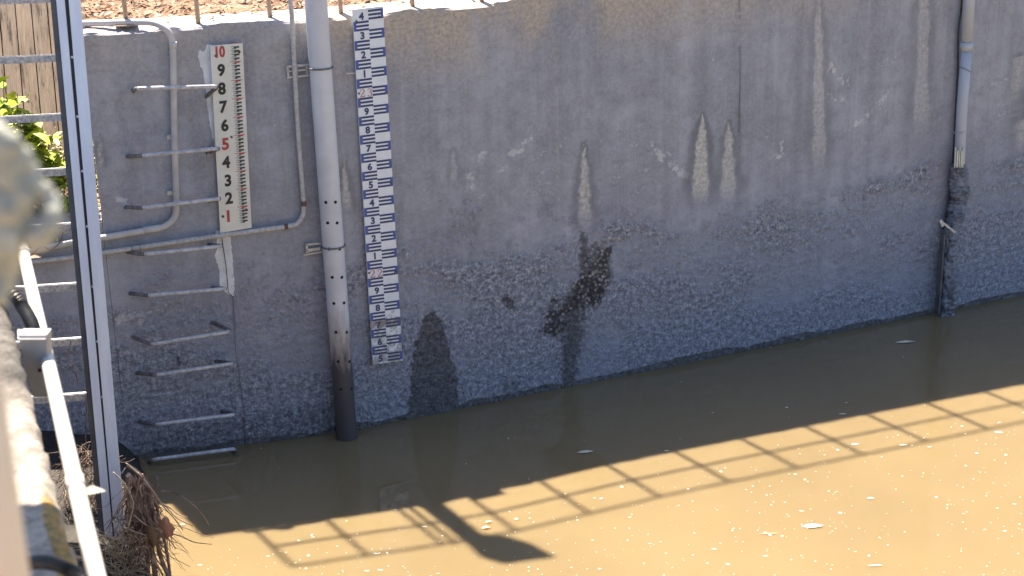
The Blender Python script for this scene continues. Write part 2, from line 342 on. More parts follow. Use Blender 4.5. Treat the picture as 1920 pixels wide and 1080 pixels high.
def make_wall(name, s0, s1, zt, mat, step=.0095, fine_s=None):
    Sfine = np.arange(s0, min(s1, 4.3), step); Sc = np.arange(4.3, s1+.01, .08) if s1 > 4.3 else np.array([s1])
    S = np.unique(np.concatenate([Sfine, Sc, [s1]]));
    if s0 < 0 < s1: S = np.unique(np.append(S, 0.0))
    Zs = np.arange(-.35, zt, step); Zs = np.append(Zs, zt)
    SS, ZZ = np.meshgrid(S, Zs, indexing='ij')
    P = PB[None, None, :]+np.where(SS[..., None] < 0, dA*SS[..., None], dB*SS[..., None])
    ang = sstep(SS, -.02, .02)[..., None]; N = nA*(1-ang)+nB*ang
    X0 = np.concatenate([P, ZZ[..., None]], -1); px, py = proj(X0)
    g1 = fbm(SS, ZZ, 3, 4, 1); g2 = fbm(SS, ZZ, 45, 3, 5); g3 = fbm(SS, ZZ, 110, 2, 9)
    A = {}; pxo, pyo = px, py; px = px+(fbm(SS, ZZ, 18, 3, 51)-.5)*10+(fbm(SS, ZZ, 55, 3, 53)-.5)*14; py = py+(fbm(SS, ZZ, 18, 3, 52)-.5)*14+(fbm(SS, ZZ, 55, 3, 54)-.5)*16
    zl = .98+.22*(g1-.5)*2+.12*np.exp(-((SS-.9)/.5)**2)-.1*sstep(-SS, .0, .5)
    rough = sstep(zl-ZZ, -.22, .25)
    patchy = np.clip(fbm(SS*.8, ZZ*1.6, 2.6, 4, 21)+.28*sstep(.42-ZZ, 0, .35)-.10*sstep(SS, 1.2, 2.4), 0, 1)
    calm = np.maximum(spike(px, py, 1125, 560, 790, 80)[0]*.9, poly_mask(px, py, [(455, 440), (600, 470), (600, 560), (440, 540)], 30))
    A['rough'] = np.clip(rough*(.50+1.5*sstep(patchy, .30, .75))*(1-calm*.7)*.68, 0, 1)
    A['low'] = np.clip(sstep(1.35-ZZ+.3*(g1-.5), 0, 1.0)*.9+.12*sstep(SS, 1.5, 3.5), 0, 1)
    A['warm'] = np.clip(sstep(ZZ, zt-.5, zt)*(.35+.75*sstep(SS, -.6, .6))*1.0*sstep(fbm(SS, ZZ*.4, 4, 4, 33), .25, .55), 0, .9)
    pale = np.zeros_like(px); halo = np.zeros_like(px); pxd, pyd = px, py; px, py = pxo+(px-pxo)*.45, pyo+(py-pyo)*.45
    for (x, y0, y1, w, ln, k, tp) in [(1095, 262, 440, 15, 2, .85, .3), (850, 276, 352, 8, 2, .45, .2), (645, 302, 404, 12, 6, .75, .2), (1317, 208, 392, 20, -4, 1.0, .25),
            (1367, 224, 392, 18, -2, .8, .25), (1533, 4, 352, 16, 4, .62, .3), (1729, -60, 300, 18, 0, .5, .2), (1912, 108, 300, 12, -4, .8, .15), (187, 250, 322, 6, 2, .6, .2), (985, 0, 240, 26, 0, .10, .2), (770, 350, 470, 22, 0, .18, .2)]:
        a_, h_ = spike(px, py, x, y0, y1, w, ln, tp); pale = np.maximum(pale, a_*k); halo = np.maximum(halo, np.clip(h_-a_, 0, 1)*min(1, k*1.0))
    A['pale'] = pale; 
    for (x, y0, y1, w, k) in [(1385, 180, 410, 10, .8), (1500, 60, 330, 20, .3), (1110, 270, 420, 16, .5), (1317, 40, 210, 12, .35), (1900, 60, 330, 16, .6), (1700, 100, 320, 14, .3), (960, 60, 300, 22, .15), (1240, 40, 200, 20, .15)]:
        t = (py-y0)/(y1-y0); halo = np.maximum(halo, np.where((t > 0) & (t < 1), np.sin(PI*np.clip(t, 0, 1))**.5*sstep(1-np.abs(px-x)/w, 0, 1)*k, 0))
    A['halo'] = halo*(.6+.8*fbm(SS, ZZ, 12, 3, 40)).clip(0, 1)
    px, py = pxd, pyd; sc = np.zeros_like(px)
    ru_, rv_ = SS*.82+ZZ*.57, -SS*.57+ZZ*.82; dn_ = fbm(ru_*.35, rv_, 26, 4, 88); band = sstep(ZZ, .85, 1.1)*sstep(1.95-ZZ, 0, .35)*sstep(fbm(SS, ZZ, 3.2, 3, 19), .38, .6)*(SS > .15)
    sc = np.maximum(sc, band*np.clip((dn_-.50)*2.6, 0, .50))
    for pts, w, k in [([(1000, 262), (960, 290)], 9, .75), ([(955, 300), (930, 330)], 10, .6), ([(1045, 270), (1000, 300), (975, 315)], 10, .55), ([(1225, 278), (1245, 300), (1290, 330)], 13, .8), ([(1250, 280), (1265, 320)], 8, .6),
            ([(905, 290), (880, 330), (900, 375)], 16, .6), ([(865, 300), (880, 360)], 12, .45), ([(1400, 300), (1500, 290)], 12, .7), ([(1405, 320), (1480, 306)], 7, .5), ([(1590, 242), (1640, 205), (1670, 170)], 7, .75),
            ([(1555, 140), (1590, 160)], 14, .7), ([(1550, 180), (1620, 195)], 14, .55), ([(1610, 130), (1720, 125)], 12, .5), ([(1620, 270), (1720, 242)], 10, .5), ([(1820, 240), (1890, 210)], 22, .5), ([(1855, 160), (1890, 145)], 10, .6),
            ([(1460, 290), (1475, 245)], 7, .6), ([(1410, 285), (1440, 255)], 8, .55), ([(780, 330), (800, 400)], 16, .45), ([(1030, 320), (1060, 260)], 10, .5), ([(1480, 165), (1530, 160)], 14, .45), ([(225, 372), (245, 385)], 10, .75), ([(515, 380), (550, 490)], 10, .4),
            ([(1430, 345), (1900, 250)], 30, .33), ([(760, 440), (1060, 330)], 26, .3), ([(1290, 140), (1400, 110)], 8, .5), ([(1318, 38), (1326, 42)], 6, .9), ([(222, 605), (245, 590), (262, 600)], 16, .8), ([(270, 590), (300, 575)], 9, .6), ([(255, 540), (390, 520)], 7, .4)]:
        sc = np.maximum(sc, line_mask(px, py, pts, w*1.5)**.8*k*(.35+1.1*fbm(SS, ZZ, 16, 3, 71)))
    A['scratch'] = sc
    wet = poly_mask(px, py, [(792, 600), (805, 588), (826, 596), (842, 650), (858, 715), (866, 775), (764, 795), (770, 720), (776, 650)], 9)
    wet = np.maximum(wet, .66*poly_mask(px, py, [(1122, 455), (1148, 470), (1158, 520), (1130, 565), (1100, 590), (1045, 640), (1018, 628), (1040, 580), (1080, 530), (1095, 495)], 16))
    wet = np.maximum(wet, .68*poly_mask(px, py, [(1050, 580), (1110, 570), (1100, 650), (1085, 735), (1040, 745), (1042, 640)], 22))
    wet = np.maximum(wet, .5*poly_mask(px, py, [(930, 700), (990, 690), (980, 760), (925, 765)], 18))
    wet = np.maximum(wet, .66*poly_mask(px, py, [(1085, 430), (1104, 430), (1112, 560), (1080, 560)], 8))
    wet = np.maximum(wet, .5*poly_mask(px, py, [(228, 800), (640, 740), (640, 820), (228, 880)], 22))
    wet = np.maximum(wet, .95*line_mask(px, py, [(945, 562), (958, 572)], 14)); wet = np.maximum(wet, .8*line_mask(px, py, [(332, 668), (336, 690)], 10))
    wet = np.maximum(wet, .75*sstep(.035-ZZ, 0, .03))
    A['wet'] = np.maximum(wet, .9*sstep(.02+.05*fbm(SS, ZZ*0, 5, 4, 61)-ZZ, 0, .02))
    A['pebble'] = poly_mask(px, py, [(1118, 452), (1150, 462), (1160, 520), (1130, 560), (1095, 580), (1040, 640), (1010, 628), (1030, 570), (1075, 520), (1090, 495)], 24)
    px, py = pxo+(px-pxo)*.25, pyo+(py-pyo)*.25
    A['paint'] = np.maximum(poly_mask(px, py, [(373, 94), (384, 97), (389, 84), (402, 84), (418, 280), (402, 282), (393, 230), (385, 165), (380, 130), (371, 108)], 4.0),
        poly_mask(px, py, [(404, 432), (434, 430), (433, 460), (437, 500), (440, 540), (438, 558), (424, 548), (412, 540), (412, 510), (404, 480), (408, 455)], 4.5))
    A['rust'] = np.maximum(.45*poly_mask(px, py, [(480, 375), (560, 375), (560, 400), (490, 410)], 20), .5*poly_mask(px, py, [(455, 740), (470, 740), (466, 800), (455, 830)], 6))
    px, py = pxo, pyo
    A['seam'] = .75*np.maximum(line_mask(px, py, [(1385, 0), (1387, 130), (1386, 300)], 2.2)*(fbm(SS, ZZ, 20, 3, 77) > .42), line_mask(px, py, [(437, 555), (441, 640), (459, 790), (460, 836)], 2.0)*.5)
    disp = (g2-.5)*.012*np.clip(A['rough']*1.4, 0, 1)+(g3-.5)*.006*A['rough']+(g1-.5)*.006 + (fbm(SS, ZZ, 28, 3, 60)-.5)*.02*A['pebble']
    X = X0.copy(); X[..., :2] += N*disp[..., None]
    # worn top arris
    worn = sstep(ZZ, zt-.03, zt)*(fbm(SS, ZZ*0, 9, 4, 90)**2)*.05; X[..., 2] -= worn; X[..., :2] -= N*worn[..., None]*.6
    ns, nz = SS.shape; V = X.reshape(-1, 3)
    I = np.arange(ns*nz).reshape(ns, nz)
    F = np.stack([I[:-1, :-1], I[1:, :-1], I[1:, 1:], I[:-1, 1:]], -1).reshape(-1, 4)
    rise = .40*np.clip((SS-1.05)/3.0, 0, 1)*np.clip((ZZ-1.6)/.7, 0, 1) if zt > 2 else 0*SS; X[..., 2] += rise; rz = rise[:, -1:]
    # back, top and end faces with real thickness
    th = .30; Pb = P[:, 0, :]-N[:, 0, :]*th
    top2 = np.concatenate([P[:, 0, :]-N[:, 0, :]*th*.5, np.full((ns, 1), zt)+rz+ (fbm(S, S*0, 6, 4, 14)[:, None]-.5)*.02], 1)
    bt = np.concatenate([Pb, np.full((ns, 1), zt)+rz], 1); bb = np.concatenate([Pb, np.full((ns, 1), -.35)], 1)
    nb = len(V); V = np.concatenate([V, top2, bt, bb]); Tf = I[:, -1]; T2 = nb+np.arange(ns); T3 = T2+ns; T4 = T3+ns
    ex = [np.stack([Tf[:-1], Tf[1:], T2[1:], T2[:-1]], -1), np.stack([T2[:-1], T2[1:], T3[1:], T3[:-1]], -1), np.stack([T3[:-1], T3[1:], T4[1:], T4[:-1]], -1)]
    F = np.concatenate([F]+ex); faces = F.tolist()
    faces.append([int(T4[0]), int(T3[0]), int(T2[0])]+[int(q) for q in I[0, ::-1]]); faces.append([int(q) for q in I[-1, :]]+[int(T2[-1]), int(T3[-1]), int(T4[-1])])
    me = bpy.data.meshes.new(name); me.from_pydata(V.tolist(), [], faces); me.materials.append(mat)
    uvx = np.concatenate([SS.ravel(), S, S, S]); uvy = np.concatenate([ZZ.ravel(), np.full(ns, zt+.15), np.full(ns, zt+.3), np.full(ns, zt+.3+zt)])
    lv = np.empty(len(me.loops), np.int32); me.loops.foreach_get('vertex_index', lv)
    uvl = me.uv_layers.new(name='UVMap'); uvl.data.foreach_set('uv', np.stack([uvx[lv], uvy[lv]], -1).astype(np.float32).ravel())
    pad = 3*ns
    for k, v in A.items():
        at = me.attributes.new(k, 'FLOAT', 'POINT'); full = np.concatenate([v.ravel(), np.full(pad, .75 if k == 'warm' else 0.0)]).astype(np.float32); at.data.foreach_set('value', full)
    o = bpy.data.objects.new(name, me); coll.objects.link(o); return o
w1 = make_wall('channel_wall', S_CORNER, 9.0, Z_TOP, M['wall'])
tag(w1, 'tall weathered grey concrete wall carrying both gauges, with its foot in the muddy water', 'wall')
Z_LOW = float(onwall(100, 416)[2])
w2 = make_wall('low_wall', S_CORNER-3.5, S_CORNER-.002, Z_LOW, M['wall'], .018)
tag(w2, 'lower concrete wall behind the ladder rungs, plants growing on its top', 'wall')

# ---------------------------------------------------------------- water and ground
b = MB(); xs = [-12, -6, -3, -2, -1, 0, 1, 2, 3, 6, 12, 30]; ys = [-25, -8, 0, 3, 5, 6, 7, 8, 9, 11, 20]
b.add([(x, y, 0) for x in (-8, 40) for y in (-25, 30)], [(0, 2, 3, 1)])
wobj = b.build('water', M['water']); tag(wobj, 'turbid tan water, half in the shade of the wall', 'water', kind='structure')
def strip(name, quads, mat, label, cat): 
    b = MB(); b.add(quads[0], quads[1]); return tag(b.build(name, mat), label, cat, kind='structure')
def wp(s, off, z): return wall_pt(s, z, off)
g = [wp(S_CORNER-.3, -.302, Z_TOP-.03), wp(0, -.302, Z_TOP-.03), wp(9, -.302, Z_TOP-.03), (9+60, 90, Z_TOP+.3), (-5, 120, Z_TOP+.3), wp(S_CORNER-.3, -9, Z_TOP-.03)]
ns_, nt_ = 90, 40; vs = []; fs = []
Sg = np.concatenate([np.linspace(S_CORNER+.02, 3, 130), np.linspace(3.2, 60, 20)]); Tg = np.concatenate([np.linspace(.3, 3.2, 60), np.linspace(3.6, 80, 14)])
for i, s in enumerate(Sg):
    for j, t in enumerate(Tg):
        h = (vnoise(np.array(s*7.0), np.array(t*7.0), 3)-.5)*.05+(vnoise(np.array(s*22.0), np.array(t*22.0), 4)-.5)*.025
        z = Z_TOP-.035+.40*min(1.0, max(0.0, (s-1.05)/3.0))+h*min(1, (t-.3)*6)+max(0, t-.5)*.05; vs.append(wp(s, -t-.002, z))
for i in range(len(Sg)-1):
    for j in range(len(Tg)-1):
        q = i*len(Tg)+j; fs.append((q, q+len(Tg), q+len(Tg)+1, q+1))
b = MB(); b.add(vs, fs, True); tag(b.build('ground', M['soil']), 'ground of brown mulch behind the tall wall', 'ground', kind='structure')
# soil bed behind the low wall
vs = []; fs = []; Sg = np.linspace(S_CORNER-3.5, S_CORNER+.02, 60); Tg = np.linspace(.3, 1.1, 16)
for s in Sg:
    for t in Tg: vs.append(wp(s, -t-.002, Z_LOW-.03+float(vnoise(np.array(s*9.0), np.array(t*9.0), 8)-.4)*.08))
for i in range(len(Sg)-1):
    for j in range(len(Tg)-1):
        q = i*len(Tg)+j; fs.append((q, q+len(Tg), q+len(Tg)+1, q+1))
b = MB(); b.add(vs, fs, True); tag(b.build('planting_soil', M['soil']), 'strip of soil between low wall and plank slope', 'soil', kind='structure')

# leaf litter on the ground behind the wall
def leaf(b, c, size, yaw, tilt=.3, roll=0.0, slot=0, w=.45, curl=.15):
    b.slot = slot; prof = [(-.5, 0), (-.25, w*.75), (.1, w), (.4, w*.4), (.55, 0)]
    d = np.array([math.cos(yaw)*math.cos(tilt), math.sin(yaw)*math.cos(tilt), math.sin(tilt)]); sd_ = np.array([-math.sin(yaw), math.cos(yaw), 0]); up = np.cross(d, sd_)
    sd_ = sd_*math.cos(roll)+up*math.sin(roll); up = np.cross(d, sd_)
    vs = []
    for x, h in prof:
        for k in (-1, 0, 1): vs.append(np.array(c)+size*(x*d+k*h*.5*sd_+up*(curl*abs(k)*h-.25*curl*x*x*2)))
    fs = []
    for i in range(4):
        q = i*3; fs += [(q, q+3, q+4, q+1), (q+1, q+4, q+5, q+2)]
    b.add(vs, fs, False)
b = MB()
for i in range(5200):
    s = random.uniform(S_CORNER, 1.6); t = .12+3.0*random.random()**1.3
    if t < .34 and random.random() < .8: continue
    c = wp(s, -t, Z_TOP+.0+max(0, t-.5)*.05+random.uniform(.0, .02)); leaf(b, c, random.uniform(.02, .065), random.uniform(0, 6.3), random.uniform(-.4, .5), random.uniform(-.5, .5), random.choice([0, 0, 1, 1, 1, 2]), random.uniform(.12, .45))
tag(b.build('leaf_litter', [M['litter1'], M['litter2'], M['litter3']]), 'brown fallen leaves on the ground above the wall', 'leaf litter', kind='stuff')

# plank slope behind the low wall (leans back)
b = MB(); s0, s1 = S_CORNER-1.6, S_CORNER+.45; base = wp(0, 0, 0)
def slope_pt(s, h, out=0.0):                 # h measured up the slope
    L = math.radians(38); t = .62+h*math.sin(L)-out*math.cos(L); return wp(s, -t, Z_LOW-.05+h*math.cos(L)+out*math.sin(L))
pw = .088; k = 0; s = s0; uvs = []
while s < s1:
    jit = random.uniform(-.006, .006); w = pw-.006
    P = [slope_pt(s, -.05, jit), slope_pt(s+w, -.05, jit), slope_pt(s+w, 2.6, jit), slope_pt(s, 2.6, jit)]
    Q = [slope_pt(s, -.05, jit-.03), slope_pt(s+w, -.05, jit-.03), slope_pt(s+w, 2.6, jit-.03), slope_pt(s, 2.6, jit-.03)]
    b.add(P+Q, [(0, 1, 2, 3), (4, 0, 3, 7), (1, 5, 6, 2), (7, 3, 2, 6)]); s += pw
b.add([slope_pt(s0, -.05, -.04), slope_pt(s1, -.05, -.04), slope_pt(s1, 2.6, -.04), slope_pt(s0, 2.6, -.04)], [(0, 1, 2, 3)])
o = b.build('plank_fence', M['planks']); me = o.data; uvl = me.uv_layers.new(name='UVMap')
for lp in me.loops:
    v = np.array(me.vertices[lp.vertex_index].co); sv = float((v[:2]-PB) @ dA); uvl.data[lp.index].uv = (sv-s0+.001, v[2]*1.3)
tag(o, 'leaning fence of weathered brown vertical planks above the leafy plants', 'fence')

# ---------------------------------------------------------------- railing on the wall top
PX = [232, 368, 505, 636]; S_post = [float((onwall(x, 60-.085*(x-150))[:2]-PB) @ dA) if x < 640 else 0 for x in PX]
first = -.97
rl = empty('railing', wp(first, -.10, Z_TOP), 'low tan post railing standing along the top of the tall wall', 'railing')
posts = [-.97, -.615, -.25]+[.14+.402*i for i in range(0, 22)]
H_RAIL = 1.13; OFFP = -.095
def extra(s): return .40*min(1.0, max(0.0, (s-1.05)/3.0))
for s in posts:
    b = MB(); b.tube([wp(s, OFFP, Z_TOP+extra(s)-.01), wp(s, OFFP, Z_TOP+extra(s)+H_RAIL)], .0125, 12); pst = b.build('post', M['post'], rl)
    if s > -.9: continue
    b = MB(); b.box(wp(s, OFFP, Z_TOP+extra(s)+.004), np.append((dA if s < 0 else dB)*.055, 0), np.append((nA if s < 0 else nB)*.045, 0), (0, 0, .003)); b.build('base_plate', M['post'], pst)
for h in (H_RAIL, H_RAIL*.56):
    b = MB(); b.tube([wp(s, OFFP, Z_TOP+h+extra(s)) for s in posts], .010, 12); b.build('rail', M['post'], rl)

# ---------------------------------------------------------------- gauges
def quad_frame(TL, TR, BR, BL, off):
    q = [onwall(*p, off) for p in (TL, TR, BR, BL)]
    def f(u, v, lift=0.0):                    # u across 0..1, v down 0..1
        s = q[0]*(1-u)*(1-v)+q[1]*u*(1-v)+q[2]*u*v+q[3]*(1-u)*v; n = (nA if q[0][0] < PB[0]-.01 else nB)
        return s+np.append(n*lift, 0)
    W = np.linalg.norm(q[1]-q[0]); H = np.linalg.norm(q[3]-q[0]); return f, W, H
def gpatch(b, f, u0, v0, u1, v1, lift, nv=1):
    for i in range(nv):
        a_, c_ = v0+(v1-v0)*i/nv, v0+(v1-v0)*(i+1)/nv
        b.add([f(u0, c_, lift), f(u1, c_, lift), f(u1, a_, lift), f(u0, a_, lift)], [(0, 1, 2, 3)])
def board(name, f, th, mat, parent, u0=0, u1=1, v0=0, v1=1):
    b = MB(); P = [f(u0, v1, 0), f(u1, v1, 0), f(u1, v0, 0), f(u0, v0, 0), f(u0, v1, -th), f(u1, v1, -th), f(u1, v0, -th), f(u0, v0, -th)]
    b.add(P, [(0, 1, 2, 3), (7, 6, 5, 4), (4, 5, 1, 0), (5, 6, 2, 1), (6, 7, 3, 2), (7, 4, 0, 3)]); return b.build(name, mat, parent)
def gtext(b, f, W, H, txt, uc, vc, hgt, bold, lift, wide=1.0):
    vs, fs = text_polys(txt, 1.0, 0.0); ys = [v[1] for v in vs]; k = hgt/(max(ys)-min(ys))
    vs, fs = text_polys(txt, k, bold); ys = [v[1] for v in vs]; kk = hgt/(max(ys)-min(ys))
    b.add([f(uc+x*kk*wide/W, vc-y*kk/H, lift) for x, y in vs], fs)
# serif 2 and 3 for the red whole-metre marks
def serif(b, f, W, H, ch, uc, vc, h, lift):
    T = {'2': ([(-.26, .25), (-.22, .40), (-.05, .5), (.13, .46), (.24, .30), (.18, .10), (-.02, -.12), (-.22, -.34), (-.3, -.46)], [.09, .05, .04, .07, .10, .10, .07, .05, .05]),
         '3': ([(-.24, .30), (-.15, .45), (.02, .5), (.18, .42), (.21, .26), (.10, .08), (-.06, .02), (.12, -.03), (.25, -.18), (.22, -.38), (.03, -.5), (-.18, -.44), (-.26, -.32)], [.09, .05, .04, .08, .10, .05, .03, .06, .10, .09, .04, .06, .09])}[ch]
    P = smooth_path([(x, y, 0) for x, y in T[0]], 4); R = np.interp(np.linspace(0, 1, len(P)), np.linspace(0, 1, len(T[1])), T[1])
    L = []; 
    for i, p in enumerate(P):
        d = P[min(i+1, len(P)-1)]-P[max(i-1, 0)]; d /= np.linalg.norm(d); n = np.array([-d[1], d[0], 0]); L.append((p+n*R[i]*.62, p-n*R[i]*.62))
    vs = [f(uc+q[0]*h/W, vc-q[1]*h/H, lift) for pr in L for q in pr]; b.add(vs, [(2*i, 2*i+1, 2*i+3, 2*i+2) for i in range(len(L)-1)])
    if ch == '2':
        q = [(-.31, -.5), (.27, -.5), (.32, -.22), (.27, -.22), (.2, -.38), (-.25, -.40)]; b.add([f(uc+x*h/W, vc-y*h/H, lift+.0002) for x, y in q], [(0, 1, 2, 3, 4, 5)])
def screw(f, u, v, r, parent, name='screw'):
    b = MB(); c = f(u, v, 0); d = f(u, v, .006)-c; d /= np.linalg.norm(d)
    b.tube([c-d*.001, c+d*.004, c+d*.007], [r, r, r*.5], 10); return b.build(name, M['irondark'], parent)
# --- blue and white staff
f2, W2, H2 = quad_frame((661, 18), (718, 11), (755, 676), (699, 684), .028)
gz = lambda z_c: None
g2 = empty('staff_gauge', onwall(727, 684), 'long blue and white enamel water level staff with red 23 and 22 marks', 'water gauge')
board('backing_board', f2, .012, M['white'], g2)
cells = ['4', '3', '2', '1', '23', '9', '8', '7', '6', '5', '4', '3', '2', '1', '22', '9', '8', '7', '6', '5']
ycen = [30.5+33.95*i for i in range(20)]; ycen = [30.5, 65, 99.3, 133.5, 168, 202.3, 236.3, 270.3, 303.8, 337.7, 371.5, 405.4, 438.8, 472, 505, 539, 572.5, 606.5, 640.3, 672]
def v_of(py, u):                               # photo row -> v on the staff at column u
    lo, hi = 0.0, 1.0
    for _ in range(30):
        m_ = (lo+hi)/2; 
        if proj(f2(u, m_))[1] < py: lo = m_
        else: hi = m_
    return lo
vcs = [v_of(y, .27) for y in ycen]; pitch = (vcs[15]-vcs[5])/10
vcs = [vcs[0]+ (vcs[-1]-vcs[0])*i/19 for i in range(20)]; pitch = (vcs[-1]-vcs[0])/19
PEND = []
def numeral(parent, mat): b = MB(); PEND.append((b, parent, mat)); return b
def flush():
    for b, p, m_ in PEND: b.build('numeral', m_, p)
    PEND.clear()
bn = MB(); bb = bn
cell = pitch*.5; bar = cell/4.7
for i, txt in enumerate(cells):
    vc = vcs[i]; top = vc-cell/2
    # comb on the right beside the numeral, comb on the left below it
    bn.slot = 0
    for (ua, ub, spine, v0) in ((.50, .955, 'R', top-cell*.06), (.045, .50, 'L', top+cell)):
        if v0 > .985: continue
        for k in range(3):
            y0 = v0+k*(cell-bar)/2
            if y0+bar < .997 and y0 > 0: gpatch(bn, f2, ua, y0, ub, y0+bar, .0012)
        y1 = min(v0+cell, .995); y0 = max(v0, .003)
        bn.slot = 1
        if spine == 'R': gpatch(bb, f2, .915, y0, .998, y1, .0018)
        else: gpatch(bb, f2, .002, y0, .09, y1, .0018)
        bn.slot = 0
    if len(txt) == 2:
        for ch, du in zip(txt, (-.115, .125)): serif(numeral(g2, M['cellred']), f2, W2, H2, ch, .28+du, vc+cell*.02, .041, .0022); flush()
    else: gtext(numeral(g2, M['navy']), f2, W2, H2, txt, .27, vc, .039, .0022, .0022, 1.0); flush()
bn.build('scale_marks', [M['navy'], M['blue']], g2)
for (px_, py_) in [(668, 37), (711, 34), (673, 172), (722, 177), (733, 347), (736, 476), (692, 508), (742, 512), (741, 513)]:
    v = v_of(py_, .5); ul = proj(f2(0, v))[0]; ur = proj(f2(1, v))[0]; screw(f2, (px_-ul)/(ur-ul), v, .0055, g2)
# --- small white board with the centimetre scale
f1, W1, H1 = quad_frame((394, 86), (455, 81), (472, 427), (413, 437), .03)
g1_ = empty('metre_board', onwall(442, 437), 'short cream board numbered 10 down to 1 with fine centimetre ticks', 'water gauge')
board('board', f1, .008, M['board'], g1_)
blk = MB(); red = 1
nums = ['10', '9', '8', '7', '6', '5', '4', '3', '2', '1']; yc = [97, 131.5, 166, 200.5, 235, 270, 304, 338.5, 371.5, 405]
def v_of1(py, u):
    lo, hi = 0.0, 1.0
    for _ in range(30):
        m_ = (lo+hi)/2
        if proj(f1(u, m_))[1] < py: lo = m_
        else: hi = m_
    return lo
uc1 = [.30, .30, .29, .31, .32, .31, .30, .33, .33, .28]
v1s = [v_of1(y, .3) for y in yc]
for tx, v, u in zip(nums, v1s, uc1): gtext(numeral(g1_, M['inkred'] if tx in ('10', '5', '1') else M['ink']), f1, W1, H1, tx, u, v, .064 if tx != '10' else .060, .0035, .002, .92 if tx != '10' else .72)
flush()
p1 = (v1s[8]-v1s[0])/8
for i in range(10):
    vt = v1s[0]-p1*.42+i*p1
    for k in range(20):
        v = vt+k*p1/20
        if v > .975 or v < .004: continue
        if k % 2 == 0:
            blk.slot = int(k == 0); gpatch(blk, f1, .62+.015*(k % 4), v, .74, v+p1*.022, .002)
        blk.slot = int(k == 0)
        if k % 4 == 0: gpatch(blk, f1, .72, v, .88, v+p1*.085, .0024)
        elif k % 2 == 0: gpatch(blk, f1, .72, v, .79, v+p1*.04, .0022)
    blk.slot = 1; gpatch(blk, f1, .58, vt-.0006, .93, vt+p1*.022, .0016)
blk.build('scale_ticks', [M['ink'], M['inkred']], g1_)
for (px_, py_, r) in [(405, 103, .007), (448, 99, .008), (434, 257, .006), (418, 402, .007), (462, 397, .008)]:
    v = v_of1(py_, .5); ul = proj(f1(0, v))[0]; ur = proj(f1(1, v))[0]; screw(f1, (px_-ul)/(ur-ul), v, r, g1_)

# ---------------------------------------------------------------- big grey pipe
OFFB = .075; top_px, bot_px = onwall(592, 0, OFFB), onwall(650, 812, OFFB)
ax = (bot_px-top_px)
zt_ = min(np.arange(2.6, 4.2, .01), key=lambda z: abs(proj(top_px+ax*((z-top_px[2])/ax[2])-TO_SUN*z/TO_SUN[2])[1]-1010)); print('cap z', zt_); P_top = top_px+ax*((zt_-top_px[2])/ax[2]); P_bot = bot_px+ax*(-.25/ax[2])
RP = .058
tp = NT('stained_pipe'); ov = tp.coord('Object'); wz = tp.n('ShaderNodeSeparateXYZ'); tp.set(wz.inputs[0], ov)
gn = tp.noise(tp.coord('Object', (1, 1, .25)), 26, 5, .65); lim = tp.math('ADD', wz.outputs[2], tp.math('MULTIPLY', tp.math('SUBTRACT', gn, .5), .5))
cP = tp.mix(tp.mr(tp.noise(ov, 5, 4), .35, .65), (.52, .53, .60), (.62, .63, .70))
cP = tp.mix(tp.mr(lim, .80, .58, 0, .75), cP, (.30, .24, .22)); cP = tp.mix(tp.mr(lim, .60, .42, 0, .95), cP, (.055, .05, .06))
M['bigpipe'] = tp.P(color=cP, rough=.45, normal=tp.bump(gn, .12, .003))
bp = empty('drain_pipe', P_bot, 'thick grey upright pipe with drilled holes, its foot stained black in the water', 'pipe')
b = MB(); b.tube([P_bot, bot_px, (top_px+bot_px)/2, top_px, P_top], RP, 40); b.build('pipe_tube', M['bigpipe'], bp)
axu = -ax/np.linalg.norm(ax)
for (hx, hy) in [(611, 379.5), (629, 379), (614.5, 418), (632, 418), (617, 467), (637, 467), (623, 520), (641, 520), (626, 569), (645, 568), (630, 623), (650, 623), (634, 678), (655, 678), (639, 730), (659, 729)]:
    r = ray(hx, hy); r = r/np.linalg.norm(r); w0 = CAM-P_bot; A_ = r-axu*np.dot(r, axu); B_ = w0-axu*np.dot(w0, axu)
    qa, qb, qc = A_@A_, 2*A_@B_, B_@B_-RP*RP; D = qb*qb-4*qa*qc
    if D <= 0: continue
    p = CAM+r*((-qb-math.sqrt(D))/(2*qa)); n = p-P_bot; n = n-axu*np.dot(n, axu); n /= np.linalg.norm(n)
    b = MB(); b.tube([p-n*.004, p+n*.0015], .0085, 14); b.build('drain_hole', M['hole'], bp)
def clamp(cy, bx0, bx1, by, lower):
    c = onwall(600+58*(cy/812.), cy, OFFB); c = P_bot+axu*np.dot(c-P_bot, axu)
    b = MB(); u = np.append(dA, 0); w = np.append(nA, 0); tilt = .10
    b.tube([c+(RP+.004)*(math.cos(t)*u+math.sin(t)*w)+np.array([0, 0, .0]) for t in np.linspace(-.2, PI+.2, 26)], .0045, 8); b.build('clamp_ring', M['wire'], bp)
    b = MB()
    for (xa, ya, xb, yb, h) in by: 
        p, q = onwall(xa, ya, .02), onwall(xb, yb, .02); b.bar(p, q, (0, 0, 1), .006, h)
    b.build('bracket', M['zinc'], bp)
clamp(126, 0, 0, [(538, 125, 582, 121, .012), (540, 134, 580, 130, .008), (542, 145, 584, 141, .010), (539, 123, 541, 147, .010), (556, 124, 557, 146, .008), (575, 122, 576, 143, .008)], 1)
clamp(460, 0, 0, [(574, 459, 601, 456, .010), (574, 470, 600, 466, .016), (575, 457, 576, 474, .012), (570, 478, 604, 472, .008)], 1)
